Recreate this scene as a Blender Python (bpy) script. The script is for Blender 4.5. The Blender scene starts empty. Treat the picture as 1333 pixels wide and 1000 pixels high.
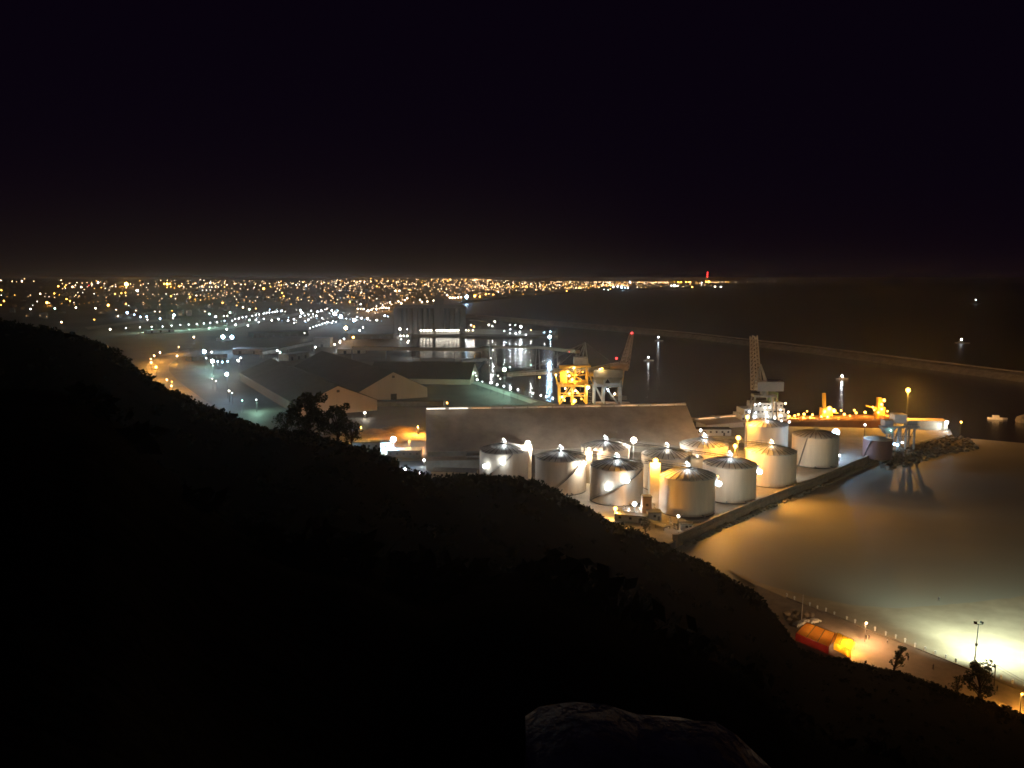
import bpy, bmesh, math, random
from mathutils import Vector, noise, Matrix
random.seed(7)
R = random.Random(11)
C = bpy.context.scene.collection
HAZE_D = 0.00008
SC = bpy.context.scene
PI = math.pi

# ------------------------------------------------------------------ camera
H = 110.0                      # eye height over the sea
F = 1050.0                     # focal length in photo pixels (1333 wide)
TH = math.atan(138.0 / F)
cam = bpy.data.cameras.new('camera'); co = bpy.data.objects.new('camera', cam); C.objects.link(co)
cam.sensor_width = 36.0; cam.lens = 36.0 * F / 1333.0
cam.clip_start = 0.1; cam.clip_end = 90000
co.location = (0, 0, H); co.rotation_euler = (PI / 2 - TH, 0, 0)
SC.camera = co
# ------------------------------------------------------------------ sky
w = bpy.data.worlds.new('World'); SC.world = w; w.use_nodes = True
nt = w.node_tree; nt.nodes.clear()
def N(t, **k):
    n = nt.nodes.new(t)
    for a, b in k.items(): setattr(n, a, b)
    return n
out = N('ShaderNodeOutputWorld'); bg = N('ShaderNodeBackground')
tc = N('ShaderNodeTexCoord'); sep = N('ShaderNodeSeparateXYZ')
nt.links.new(tc.outputs['Generated'], sep.inputs[0])
# town glow: falls off with elevation, strongest over the town (ahead and to the left)
mz = N('ShaderNodeMath', operation='ABSOLUTE'); nt.links.new(sep.outputs['Z'], mz.inputs[0])
m1 = N('ShaderNodeMath', operation='MULTIPLY'); nt.links.new(mz.outputs[0], m1.inputs[0]); m1.inputs[1].default_value = -22.0
m2 = N('ShaderNodeMath', operation='EXPONENT'); nt.links.new(m1.outputs[0], m2.inputs[0])
dt = N('ShaderNodeVectorMath', operation='DOT_PRODUCT'); nt.links.new(tc.outputs['Generated'], dt.inputs[0])
dt.inputs[1].default_value = Vector((-0.30, 0.95, 0)).normalized()
mr = N('ShaderNodeMapRange'); mr.interpolation_type = 'SMOOTHSTEP'; nt.links.new(dt.outputs['Value'], mr.inputs[0])
mr.inputs[1].default_value = 0.86; mr.inputs[2].default_value = 1.0
m3 = N('ShaderNodeMath', operation='MULTIPLY'); nt.links.new(m2.outputs[0], m3.inputs[0]); nt.links.new(mr.outputs[0], m3.inputs[1])
mix = N('ShaderNodeMix'); mix.data_type = 'RGBA'
nt.links.new(m3.outputs[0], mix.inputs[0])
mix.inputs[6].default_value = (0.0011, 0.0004, 0.0018, 1)
mix.inputs[7].default_value = (0.0085, 0.0054, 0.0038, 1)
nt.links.new(mix.outputs[2], bg.inputs[0]); bg.inputs[1].default_value = 1.0
nt.links.new(bg.outputs[0], out.inputs[0])
# faint moon
sd = bpy.data.lights.new('moon', 'SUN'); sd.energy = 0.0035; sd.angle = math.radians(0.5); sd.color = (0.6, 0.72, 1.0)
so = bpy.data.objects.new('moon', sd); C.objects.link(so); so.rotation_euler = (math.radians(40), 0, math.radians(-25))
SC.view_settings.view_transform = 'Standard'; SC.view_settings.look = 'None'
SC.view_settings.exposure = 1.0; SC.view_settings.gamma = 1; SC.view_settings.use_curve_mapping = False
SC.render.engine = 'CYCLES'
cy = SC.cycles
cy.max_bounces = 4; cy.diffuse_bounces = 2; cy.glossy_bounces = 2; cy.transmission_bounces = 2; cy.volume_bounces = 0
cy.sample_clamp_indirect = 4; cy.sample_clamp_direct = 0; cy.use_denoising = True
cy.filter_width = 1.65
cy.caustics_reflective = False; cy.caustics_refractive = False
try: cy.use_light_tree = True
except Exception: pass

# ------------------------------------------------------------------ helpers
CT, ST = math.cos(TH), math.sin(TH)
def ray(px, py):
    x = (px - 666.5) / F; y = (500 - py) / F
    return x, CT + y * ST, -ST + y * CT
def P(px, py, z=3.0):
    """point at height z seen at photo pixel px, py"""
    x, y, dz = ray(px, py); t = (z - H) / dz
    return Vector((x * t, y * t, z))
def PY(px, py, Y):
    x, y, dz = ray(px, py); t = Y / y
    return Vector((x * t, Y, H + dz * t))
def zat(py, Y):
    return PY(666, py, Y).z

MATS = {}
def mat(name, col, rough=0.8, var=0.25, scale=0.5, bump=0.0, bscale=None, metal=0.0, spec=0.3, wave=None, stretch=None):
    if name in MATS: return MATS[name]
    m = bpy.data.materials.new(name); m.use_nodes = True; t = m.node_tree
    b = t.nodes['Principled BSDF']
    b.inputs['Roughness'].default_value = rough; b.inputs['Metallic'].default_value = metal
    b.inputs['Specular IOR Level'].default_value = spec
    tcn = t.nodes.new('ShaderNodeTexCoord')
    src = tcn.outputs['Object']
    if stretch:
        mp = t.nodes.new('ShaderNodeMapping'); mp.inputs['Scale'].default_value = stretch
        t.links.new(src, mp.inputs[0]); src = mp.outputs[0]
    n = t.nodes.new('ShaderNodeTexNoise'); n.inputs['Scale'].default_value = scale
    n.inputs['Detail'].default_value = 6; n.inputs['Roughness'].default_value = 0.65
    t.links.new(src, n.inputs['Vector'])
    r = t.nodes.new('ShaderNodeMapRange'); r.inputs[1].default_value = 0.25; r.inputs[2].default_value = 0.75
    t.links.new(n.outputs['Fac'], r.inputs[0])
    mx = t.nodes.new('ShaderNodeMix'); mx.data_type = 'RGBA'
    t.links.new(r.outputs[0], mx.inputs[0])
    mx.inputs[6].default_value = tuple(c * (1 - var) for c in col) + (1,)
    mx.inputs[7].default_value = tuple(min(1, c * (1 + var)) for c in col) + (1,)
    t.links.new(mx.outputs[2], b.inputs['Base Color'])
    if bump or wave:
        bp = t.nodes.new('ShaderNodeBump'); bp.inputs['Strength'].default_value = 1.0
        if wave:
            axis, ws, amt = wave
            wv = t.nodes.new('ShaderNodeTexWave'); wv.bands_direction = axis; wv.inputs['Scale'].default_value = ws
            t.links.new(tcn.outputs['Object'], wv.inputs['Vector'])
            t.links.new(wv.outputs['Fac'], bp.inputs['Height']); bp.inputs['Distance'].default_value = amt
        else:
            n2 = t.nodes.new('ShaderNodeTexNoise'); n2.inputs['Scale'].default_value = bscale or scale * 6
            n2.inputs['Detail'].default_value = 4
            t.links.new(src, n2.inputs['Vector'])
            t.links.new(n2.outputs['Fac'], bp.inputs['Height']); bp.inputs['Distance'].default_value = bump
        t.links.new(bp.outputs[0], b.inputs['Normal'])
    MATS[name] = m
    return m
def em(name, col, strength):
    if name in MATS: return MATS[name]
    m = bpy.data.materials.new(name); m.use_nodes = True; t = m.node_tree; t.nodes.clear()
    o = t.nodes.new('ShaderNodeOutputMaterial'); e = t.nodes.new('ShaderNodeEmission')
    e.inputs[0].default_value = tuple(col) + (1,); e.inputs[1].default_value = strength
    t.links.new(e.outputs[0], o.inputs[0])
    MATS[name] = m
    return m

COL = {'s': (1, 0.44, 0.06), 'a': (1, 0.55, 0.24), 'y': (1, 0.70, 0.44), 'w': (1.0, 0.90, 0.74), 'c': (0.88, 0.96, 0.98),
       'g': (0.52, 1.0, 0.74), 'b': (0.42, 0.70, 1.0), 'r': (1, 0.03, 0.03)}
def emit(kind, strength):
    return em('glow_%s_%g' % (kind, strength), COL[kind], strength)

ICO = {}
def ico(sub):
    if sub not in ICO:
        bm = bmesh.new(); bmesh.ops.create_icosphere(bm, subdivisions=sub, radius=1)
        ICO[sub] = ([v.co.copy() for v in bm.verts], [[v.index for v in f.verts] for f in bm.faces]); bm.free()
    return ICO[sub]

class MB:
    def __init__(s): s.v = []; s.f = []; s.mi = []; s.m = []; s.cur = 0; s.sm = []; s.smooth = False
    def use(s, m):
        if m not in s.m: s.m.append(m)
        s.cur = s.m.index(m); return s
    def face(s, idx): s.f.append(idx); s.mi.append(s.cur); s.sm.append(s.smooth)
    def add(s, vs, fs):
        o = len(s.v); s.v += [Vector(v) for v in vs]
        for f in fs: s.face([i + o for i in f])
        return s
    def box(s, c, d, rz=0.0, M=None):
        x, y, z = d[0] / 2, d[1] / 2, d[2] / 2
        vs = [Vector((i * x, j * y, k * z)) for k in (-1, 1) for j in (-1, 1) for i in (-1, 1)]
        q = M if M is not None else Matrix.Rotation(rz, 3, 'Z')
        vs = [q @ v + Vector(c) for v in vs]
        return s.add(vs, [(0, 2, 3, 1), (4, 5, 7, 6), (0, 1, 5, 4), (2, 6, 7, 3), (0, 4, 6, 2), (1, 3, 7, 5)])
    def tube(s, p0, p1, r0, r1=None, n=6, caps=True):
        p0, p1 = Vector(p0), Vector(p1); r1 = r0 if r1 is None else r1
        d = p1 - p0
        if d.length < 1e-6: return s
        d.normalize(); u = d.orthogonal().normalized(); w_ = d.cross(u)
        vs = [p + (u * math.cos(2 * PI * i / n) + w_ * math.sin(2 * PI * i / n)) * r for p, r in ((p0, r0), (p1, r1)) for i in range(n)]
        fs = [(i, (i + 1) % n, n + (i + 1) % n, n + i) for i in range(n)]
        if caps: fs += [tuple(range(n - 1, -1, -1)), tuple(range(n, 2 * n))]
        return s.add(vs, fs)
    def beam(s, p0, p1, a, b=None):
        p0, p1 = Vector(p0), Vector(p1); b = a if b is None else b
        d = p1 - p0; L = d.length
        if L < 1e-6: return s
        q = d.to_track_quat('X', 'Z').to_matrix()
        return s.box((p0 + p1) / 2, (L, a, b), M=q)
    def ball(s, c, r, sub=1, sq=(1, 1, 1)):
        vs, fs = ico(sub)
        return s.add([Vector((v.x * r * sq[0], v.y * r * sq[1], v.z * r * sq[2])) + Vector(c) for v in vs], fs)
    def octa(s, c, r):
        c = Vector(c)
        vs = [c + Vector(d) * r for d in ((1, 0, 0), (0, 1, 0), (-1, 0, 0), (0, -1, 0), (0, 0, 1), (0, 0, -1))]
        return s.add(vs, [(0, 1, 4), (1, 2, 4), (2, 3, 4), (3, 0, 4), (1, 0, 5), (2, 1, 5), (3, 2, 5), (0, 3, 5)])
    def lathe(s, prof, n=32, c=(0, 0, 0), capb=False, capt=False):
        vs = [Vector((r * math.cos(2 * PI * i / n), r * math.sin(2 * PI * i / n), z)) + Vector(c) for r, z in prof for i in range(n)]
        fs = [(k * n + i, k * n + (i + 1) % n, (k + 1) * n + (i + 1) % n, (k + 1) * n + i) for k in range(len(prof) - 1) for i in range(n)]
        if capb: fs.append(tuple(range(n - 1, -1, -1)))
        if capt: fs.append(tuple(range((len(prof) - 1) * n, len(prof) * n)))
        return s.add(vs, fs)
    def prism(s, pts, z0, z1):
        n = len(pts)
        a = sum(pts[i][0] * pts[(i + 1) % n][1] - pts[(i + 1) % n][0] * pts[i][1] for i in range(n))
        if a < 0: pts = pts[::-1]
        vs = [Vector((p[0], p[1], z0)) for p in pts] + [Vector((p[0], p[1], z1)) for p in pts]
        fs = [(i, (i + 1) % n, n + (i + 1) % n, n + i) for i in range(n)] + [tuple(range(n - 1, -1, -1)), tuple(range(n, 2 * n))]
        return s.add(vs, fs)
    def mesh(s, name):
        me = bpy.data.meshes.new(name); me.from_pydata([tuple(v) for v in s.v], [], s.f)
        for m in s.m: me.materials.append(m)
        if len(s.m) > 1: me.polygons.foreach_set('material_index', s.mi)
        if any(s.sm): me.polygons.foreach_set('use_smooth', s.sm)
        me.update(); return me
    def build(s, name, m=None, parent=None, loc=None, rz=0.0, label=None):
        if m is not None and not s.m: s.m = [m]
        return inst(name, s.mesh(name), parent, loc, rz, label)
def inst(name, me, parent=None, loc=None, rz=0.0, label=None):
    o = bpy.data.objects.new(name, me); C.objects.link(o)
    if parent is not None: o.parent = parent
    if loc is not None: o.location = loc
    if rz: o.rotation_euler[2] = rz
    if label: o['label'] = label
    return o
def tag(o, label, cat, group=None):
    o['label'] = label; o['category'] = cat
    if group: o['group'] = group
    return o
def thing(name, label, cat, loc=(0, 0, 0), rz=0.0, group=None):
    o = bpy.data.objects.new(name, None); C.objects.link(o); o.location = loc; o.rotation_euler[2] = rz
    o.empty_display_size = 0.5
    return tag(o, label, cat, group)
def struct(o): o['kind'] = 'structure'; return o
def stuff(o): o['kind'] = 'stuff'; return o
def copy_tree(o, parent=None):
    c = o.copy(); C.objects.link(c)
    if parent is not None: c.parent = parent
    for ch in o.children: copy_tree(ch, c)
    return c
def fbm(x, y, z=0.0, o=4): return noise.fractal(Vector((x, y, z)), 1.0, 2.0, o)

# ------------------------------------------------------------------ materials
M_litground = mat('tank_lit_ground_concrete', (0.24, 0.22, 0.19), 0.8, 0.35, 0.12, 0.03, 1.0)  # paler than the other ground: lamplight put into the colour
M_con = mat('concrete_ground', (0.07, 0.068, 0.062), 0.75, 0.45, 0.03, 0.05, 0.8)
M_dirt = mat('plain_soil', (0.11, 0.095, 0.08), 0.95, 0.5, 0.004)
M_asph = mat('asphalt', (0.07, 0.065, 0.06), 0.7, 0.3, 0.08)
M_pale_road = mat('pale_concrete_road', (0.34, 0.35, 0.32), 0.7, 0.3, 0.02)
M_sand = mat('beach_sand', (0.36, 0.29, 0.20), 0.95, 0.22, 0.12, 0.05, 1.5)
M_prom = mat('promenade_paving', (0.26, 0.21, 0.17), 0.8, 0.25, 0.3)
M_tank = mat('tank_white_paint', (0.70, 0.61, 0.50), 0.45, 0.16, 0.35, stretch=(1, 1, 0.10))
M_troof = mat('tank_roof_grey', (0.52, 0.50, 0.47), 0.5, 0.3, 0.35)
M_rib = mat('tank_rib_dark', (0.12, 0.12, 0.12), 0.6, 0.3, 0.5)
M_steel = mat('grey_steel', (0.22, 0.22, 0.22), 0.5, 0.25, 0.6, metal=0.3)
M_dsteel = mat('dark_steel', (0.06, 0.06, 0.06), 0.55, 0.3, 0.6)
M_crane = mat('crane_grey_paint', (0.36, 0.38, 0.40), 0.5, 0.2, 0.3)
M_bsteel = mat('blue_grey_steel', (0.26, 0.33, 0.40), 0.5, 0.2, 0.3)
M_yel = mat('crane_yellow_paint', (0.55, 0.36, 0.06), 0.5, 0.2, 0.3)
M_white = mat('white_paint', (0.74, 0.73, 0.70), 0.5, 0.1, 0.4)
M_cream = mat('cream_render', (0.62, 0.55, 0.42), 0.7, 0.15, 0.4)
M_roof = mat('shed_roof_sheet', (0.40, 0.365, 0.32), 0.75, 0.28, 0.10, wave=('X', 1.2, 0.02))
M_droof = mat('dark_roof_sheet', (0.032, 0.032, 0.030), 0.7, 0.35, 0.06, wave=('X', 1.2, 0.05))
M_gable = mat('gable_cladding', (0.52, 0.43, 0.34), 0.7, 0.15, 0.08, stretch=(1, 1, 0.1))
M_wall = mat('grey_block_wall', (0.28, 0.28, 0.26), 0.85, 0.3, 0.2)
M_stone = mat('sea_wall_stone', (0.20, 0.17, 0.14), 0.9, 0.4, 0.35, 0.08, 2.0)
M_rock = mat('armour_rock', (0.22, 0.185, 0.145), 0.9, 0.35, 0.6, 0.1, 2.5)
M_brk = mat('breakwater_rubble', (0.22, 0.18, 0.14), 0.95, 0.45, 0.12, 0.8, 0.35)
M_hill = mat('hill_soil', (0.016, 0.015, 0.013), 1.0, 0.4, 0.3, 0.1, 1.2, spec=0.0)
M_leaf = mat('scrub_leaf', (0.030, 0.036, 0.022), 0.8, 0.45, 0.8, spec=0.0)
M_tleaf = mat('tree_leaf', (0.05, 0.06, 0.03), 0.7, 0.45, 1.2, spec=0.2)
M_bark = mat('bark', (0.07, 0.055, 0.04), 0.9, 0.3, 2.0)
M_bould = mat('pale_boulder', (0.22, 0.22, 0.23), 0.95, 0.5, 2.5, 0.16, 6.0)
M_hull = mat('hull_red_brown', (0.16, 0.07, 0.05), 0.5, 0.25, 0.2)
M_deck = mat('deck_red_oxide', (0.32, 0.17, 0.10), 0.7, 0.3, 0.3)
M_green = mat('funnel_green', (0.22, 0.34, 0.18), 0.5, 0.15, 0.4)
M_silo = mat('silo_concrete', (0.26, 0.25, 0.235), 0.85, 0.25, 0.05, stretch=(1, 1, 0.2))
M_house = mat('house_render', (0.32, 0.27, 0.22), 0.85, 0.3, 0.08)
M_heap = mat('ore_heap', (0.22, 0.15, 0.09), 1.0, 0.35, 0.2, 0.3, 0.8)
M_tent_o = mat('orange_canvas', (0.72, 0.26, 0.03), 0.7, 0.12, 0.5)
M_tent_r = mat('red_canvas', (0.45, 0.03, 0.02), 0.7, 0.15, 0.5)
M_tent_y = mat('yellow_canvas', (0.75, 0.45, 0.05), 0.7, 0.12, 0.5)
M_glass = mat('dark_glass', (0.02, 0.02, 0.025), 0.1, 0.1, 1.0, spec=0.6)
M_cloth = mat('dark_clothes', (0.035, 0.035, 0.045), 0.9, 0.3, 4)
M_skin = mat('skin', (0.28, 0.17, 0.11), 0.6, 0.1, 4)
M_shirt = mat('white_shirt', (0.6, 0.6, 0.62), 0.9, 0.1, 4)

def canvas(name, col):
    m = mat(name, col, 0.7, 0.12, 0.5); t = m.node_tree; b = t.nodes['Principled BSDF']; o = [n for n in t.nodes if n.type == 'OUTPUT_MATERIAL'][0]
    tl = t.nodes.new('ShaderNodeBsdfTranslucent'); mx = t.nodes.new('ShaderNodeMixShader'); mx.inputs[0].default_value = 0.5
    t.links.new(b.inputs['Base Color'].links[0].from_socket, tl.inputs['Color'])
    t.links.new(b.outputs[0], mx.inputs[1]); t.links.new(tl.outputs[0], mx.inputs[2]); t.links.new(mx.outputs[0], o.inputs['Surface'])
    return m
M_tent_o, M_tent_r, M_tent_y = canvas('orange_tent_canvas', (0.80, 0.30, 0.03)), canvas('red_tent_canvas', (0.22, 0.012, 0.01)), canvas('yellow_tent_canvas', (0.85, 0.55, 0.06))
def water_mat(name, col, rough, bump, scale, spec=0.5):
    m = bpy.data.materials.new(name); m.use_nodes = True; t = m.node_tree; b = t.nodes['Principled BSDF']
    b.inputs['Roughness'].default_value = rough; b.inputs['IOR'].default_value = 1.33
    b.inputs['Specular IOR Level'].default_value = spec
    g = t.nodes.new('ShaderNodeNewGeometry')
    n = t.nodes.new('ShaderNodeTexNoise'); n.inputs['Scale'].default_value = scale; n.inputs['Detail'].default_value = 3
    n2 = t.nodes.new('ShaderNodeTexNoise'); n2.inputs['Scale'].default_value = scale * 0.05; n2.inputs['Detail'].default_value = 4
    mp = t.nodes.new('ShaderNodeMapping'); mp.inputs['Scale'].default_value = (0.5, 1, 1)
    t.links.new(g.outputs['Position'], mp.inputs[0]); t.links.new(mp.outputs[0], n.inputs['Vector']); t.links.new(mp.outputs[0], n2.inputs['Vector'])
    bp = t.nodes.new('ShaderNodeBump'); bp.inputs['Distance'].default_value = bump
    t.links.new(n.outputs['Fac'], bp.inputs['Height']); t.links.new(bp.outputs[0], b.inputs['Normal'])
    mx = t.nodes.new('ShaderNodeMix'); mx.data_type = 'RGBA'
    t.links.new(n2.outputs['Fac'], mx.inputs[0])
    mx.inputs[6].default_value = tuple(c * 0.8 for c in col) + (1,); mx.inputs[7].default_value = tuple(c * 1.2 for c in col) + (1,)
    t.links.new(mx.outputs[2], b.inputs['Base Color'])
    return m
M_sea = water_mat('sea_water', (0.010, 0.011, 0.013), 0.42, 0.10, 0.8, 0.25)
M_harb = water_mat('harbour_water', (0.014, 0.014, 0.014), 0.15, 0.12, 0.8)
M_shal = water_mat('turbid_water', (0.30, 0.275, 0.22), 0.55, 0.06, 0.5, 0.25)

# ------------------------------------------------------------------ sea, plain, quay
mb = MB(); S = 25000
mb.add([(-S, -S, 0), (S, -S, 0), (S, S, 0), (-S, S, 0)], [(0, 1, 2, 3)])
struct(mb.build('sea', M_sea))

mb = MB(); mb.add([P(a, b, 0.03) for a, b in [(530, 436), (601, 414), (660, 419.5), (740, 426.5), (820, 433.5), (900, 441.5), (1050, 460), (1200, 480.5), (1333, 498), (1600, 540), (1500, 640), (1240, 572), (1100, 575), (840, 545), (700, 530), (600, 500), (530, 475)]], [tuple(range(17))])
struct(mb.build('harbour_water', M_harb))
def sstep(x, a, b):
    t = max(0.0, min(1.0, (x - a) / (b - a))); return t * t * (3 - 2 * t)
def G(x, y):
    """height of the town plain"""
    r = math.hypot(x, y); a = x / max(y, 1)
    px = a * F + 666.5
    wgt = 1.0 - 0.80 * sstep(px, 560, 760)
    return 2.8 + 86 * sstep(r, 2600, 9500) * wgt + wgt * 26 * sstep(r, 3500, 9000) * fbm(x / 2200, y / 2200, 3.3)
def PG(px, py, h=0.0):
    """where the ray through a pixel comes within h metres of the plain"""
    x, y, dz = ray(px, py); t = 350.0
    for _ in range(3000):
        p = (x * t, y * t, H + dz * t)
        if p[2] <= G(p[0], p[1]) + h or t > 16000: break
        t *= 1.006
    t = min(t, 16000)
    return Vector((x * t, y * t, G(x * t, y * t)))

cols = []
for px in [-500 + 25 * i for i in range(42)]:
    if px < 536: cols.append((px, 400.0))
cols.append((535.9, 400.0)); cols.append((536, None))
for px in range(545, 600, 10): cols.append((px, None))
cols.append((600.9, None)); cols.append((601, 'c'))
for px in range(610, 946, 12): cols.append((px, 'c'))
cols.append((946, 'c'))
COAST = [(601, 394), (640, 390.5), (700, 384), (760, 379.5), (790, 378), (870, 376.5), (920, 374.5), (946, 372.5)]
def interp(tab, x):
    if x <= tab[0][0]: return tab[0][1]
    for (a, b), (c, d) in zip(tab, tab[1:]):
        if x <= c: return b + (d - b) * (x - a) / (c - a)
    return tab[-1][1]
vs, fs = [], []; nr = 70
for px, r0 in cols:
    a = (px - 666.5) / F
    if r0 is None: y0 = P(px, 437.5, 2.8).y
    elif r0 == 'c': y0 = P(px, interp(COAST, px), 2.8).y
    else: y0 = r0
    far = 22000 if px < 930 else (y0 + 2500)
    for k in range(nr):
        y = y0 * (far / y0) ** (k / (nr - 1)); vs.append((a * y, y, G(a * y, y)))
for c in range(len(cols) - 1):
    for k in range(nr - 1):
        i = c * nr + k; fs.append((i, i + nr, i + nr + 1, i + 1))
# skirt down into the water along the near edge
base = len(vs)
for c in range(len(cols)):
    x, y, z = vs[c * nr]; vs.append((x, y, -4))
for c in range(len(cols) - 1): fs.append((c * nr, base + c, base + c + 1, (c + 1) * nr))
mb = MB(); mb.smooth = True; mb.add(vs, fs); struct(mb.build('coastal_plain', M_dirt))

slab = [(-300, 437.5), (535.5, 437.5), (535.5, 466), (632, 467), (612, 491), (700, 521), (745, 530), (840, 533), (960, 552), (1110, 563), (1236, 557),
        (1240, 566), (1140, 594), (1060, 627), (985, 657), (940, 676), (880, 704), (800, 745), (500, 720), (200, 620), (-300, 520)]
mb = MB(); mb.prism([P(a, b)[:2] for a, b in slab], -4, 3.0); struct(mb.build('quay', M_con))
mole = [(601, 437.5), (601, 415), (660, 421), (726, 427.5), (726, 438.5)]
mb = MB(); mb.prism([P(a, b)[:2] for a, b in mole], -4, 3.2); struct(mb.build('quay', M_con))
mb = MB(); mb.prism([P(a, b)[:2] for a, b in [(648, 478), (695, 479), (697, 484), (646, 484)]], -4, 3.0); struct(mb.build('quay', M_con))

# nearshore water, sand, promenade
PROM = [(985, 762), (1024, 779), (1054, 791), (1086, 802), (1126, 819), (1166, 835), (1205, 850), (1250, 868), (1333, 902), (1450, 955), (1600, 1020)]
WATER = [(940, 738), (1000, 762), (1060, 777), (1110, 787), (1170, 791), (1250, 784), (1333, 773), (1500, 752), (1700, 735)]
sh = [(880, 707), (940, 679), (985, 660), (1060, 630), (1140, 597), (1240, 569), (1333, 577), (1500, 610), (1750, 700)]
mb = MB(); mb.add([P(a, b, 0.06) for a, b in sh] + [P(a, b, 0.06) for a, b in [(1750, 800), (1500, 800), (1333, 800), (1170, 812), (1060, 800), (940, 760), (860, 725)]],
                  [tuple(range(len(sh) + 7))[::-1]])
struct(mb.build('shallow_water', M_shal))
vs = []; 
ws = [P(a, b, 0.0) for a, b in WATER]; ps = [P(a, b, 2.0) for a, b in PROM]
def resample(pts, n):
    L = [0]
    for a, b in zip(pts, pts[1:]): L.append(L[-1] + (b - a).length)
    o = []
    for i in range(n):
        d = L[-1] * i / (n - 1); k = 0
        while k < len(pts) - 2 and L[k + 1] < d: k += 1
        o.append(pts[k].lerp(pts[k + 1], (d - L[k]) / (L[k + 1] - L[k])))
    return o
wsr, psr = resample(ws, 60), resample(ps, 60)
NR = 14
for a, b in zip(wsr, psr):
    for k in range(-2, NR):
        t = k / (NR - 1); p = a.lerp(b, t)
        z = 0.02 + 1.9 * t ** 1.3 if t > 0 else 0.3 * t
        p.z = z + 0.06 * fbm(p.x * 0.15, p.y * 0.15) * (1 if 0 < t < 1 else 0); vs.append(p)
q = NR + 2
fs = [(i * q + k, i * q + k + 1, (i + 1) * q + k + 1, (i + 1) * q + k) for i in range(59) for k in range(q - 1)]
mb = MB(); mb.smooth = True; mb.add(vs, fs); struct(mb.build('beach', M_sand))
inner = [P(a - 18, b + 45, 2.0) for a, b in PROM]
mb = MB(); mb.prism([p[:2] for p in ps] + [p[:2] for p in inner[::-1]], -1, 2.1); struct(mb.build('promenade', M_prom))

# ------------------------------------------------------------------ hill
BROW = [(-300, 400, 300), (0, 417, 265), (100, 434, 235), (150, 458, 215), (190, 489, 200), (250, 523, 182), (330, 553, 165), (385, 563, 155), (460, 578, 152), (520, 608, 155),
        (560, 621, 158), (620, 619, 172), (690, 623, 182), (740, 646, 188), (800, 681, 197), (870, 712, 200), (940, 747, 200), (990, 780, 198),
        (1016, 806, 194), (1028, 824, 192), (1040, 843, 190), (1070, 853, 190), (1100, 858, 190), (1180, 877, 187), (1250, 903, 178), (1333, 928, 168), (1500, 985, 145), (1800, 1080, 120)]
BT = []
for px, py, rb in BROW:
    x, y, dz = ray(px, py); BT.append((x / y, -dz / y, rb))
def brow(a):
    if a <= BT[0][0]: return BT[0][1:]
    for (a0, s0, r0), (a1, s1, r1) in zip(BT, BT[1:]):
        if a <= a1:
            t = (a - a0) / (a1 - a0); return s0 + (s1 - s0) * t, r0 + (r1 - r0) * t
    return BT[-1][1:]
def hill_z(x, y):
    Y = max(y, abs(x) * 0.4, 0.01); a = x / Y
    s, rb = brow(a)
    if Y <= rb:
        t = Y / rb
        g = 1.75 * (1 - t) + 9.0 * 4 * t * (1 - t) * min(1, t * 2.5 + 0.12)
        z = H - s * Y - g
        z += (fbm(x / 14, y / 14, 1.0) * 1.6 + fbm(x / 4, y / 4, 2.0) * 0.4) * min(1, t * 3) * (0.35 + 1.2 * (1 - t)) - 0.3 * t
        z = min(z, H - s * Y - 0.5) if t < 0.9 else z
        z -= 1.7 * math.exp(-((x - 1.2) ** 2 + (Y - 6.5) ** 2) / 12.0)
    else:
        d = Y - rb; zb = H - s * rb - 0.3
        k0 = s + 0.12; k1 = 0.80
        D = 22.0
        drop = k0 * d + (k1 - k0) * (d * d / (2 * D) if d < D else d - D / 2)
        z = zb - drop + fbm(x / 14, y / 14, 1.0) * 0.56 * 1.0
    return z
vs, fs = [], []; NC = 300; NRW = 84
for c in range(NC):
    a = BT[0][0] - 0.9 + (BT[-1][0] + 0.5 - BT[0][0] + 0.9) * c / (NC - 1)
    s, rb = brow(a)
    for k in range(NRW):
        if k < 54: Y = 1.5 * (rb / 1.5) ** (k / 53) if k < 20 else None
        if k < 20: Y = 1.5 + 16 * (k / 19) ** 1.5
        elif k < 54: Y = 17.5 + (rb - 17.5) * ((k - 19) / 34)
        else: Y = rb + 150 * ((k - 53) / 30) ** 1.4
        vs.append((a * Y, Y, max(-3.0, hill_z(a * Y, Y))))
for c in range(NC - 1):
    for k in range(NRW - 1):
        i = c * NRW + k; fs.append((i, i + NRW, i + NRW + 1, i + 1))
b0 = len(vs)
for k in range(NRW): x, y, z = vs[k]; vs.append((x, -90, z))
b1 = len(vs)
for k in range(NRW): x, y, z = vs[(NC - 1) * NRW + k]; vs.append((x, -90, z))
b2 = len(vs)
for c in range(NC): x, y, z = vs[c * NRW]; vs.append((x, -90, z))
for k in range(NRW - 1):
    fs.append((k, k + 1, b0 + k + 1, b0 + k)); i = (NC - 1) * NRW + k; fs.append((i + 1, i, b1 + k, b1 + k + 1))
for c in range(NC - 1): fs.append((b2 + c, b2 + c + 1, (c + 1) * NRW, c * NRW))
mb = MB(); mb.smooth = True; mb.add(vs, fs); struct(mb.build('hillside', M_hill))

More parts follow.
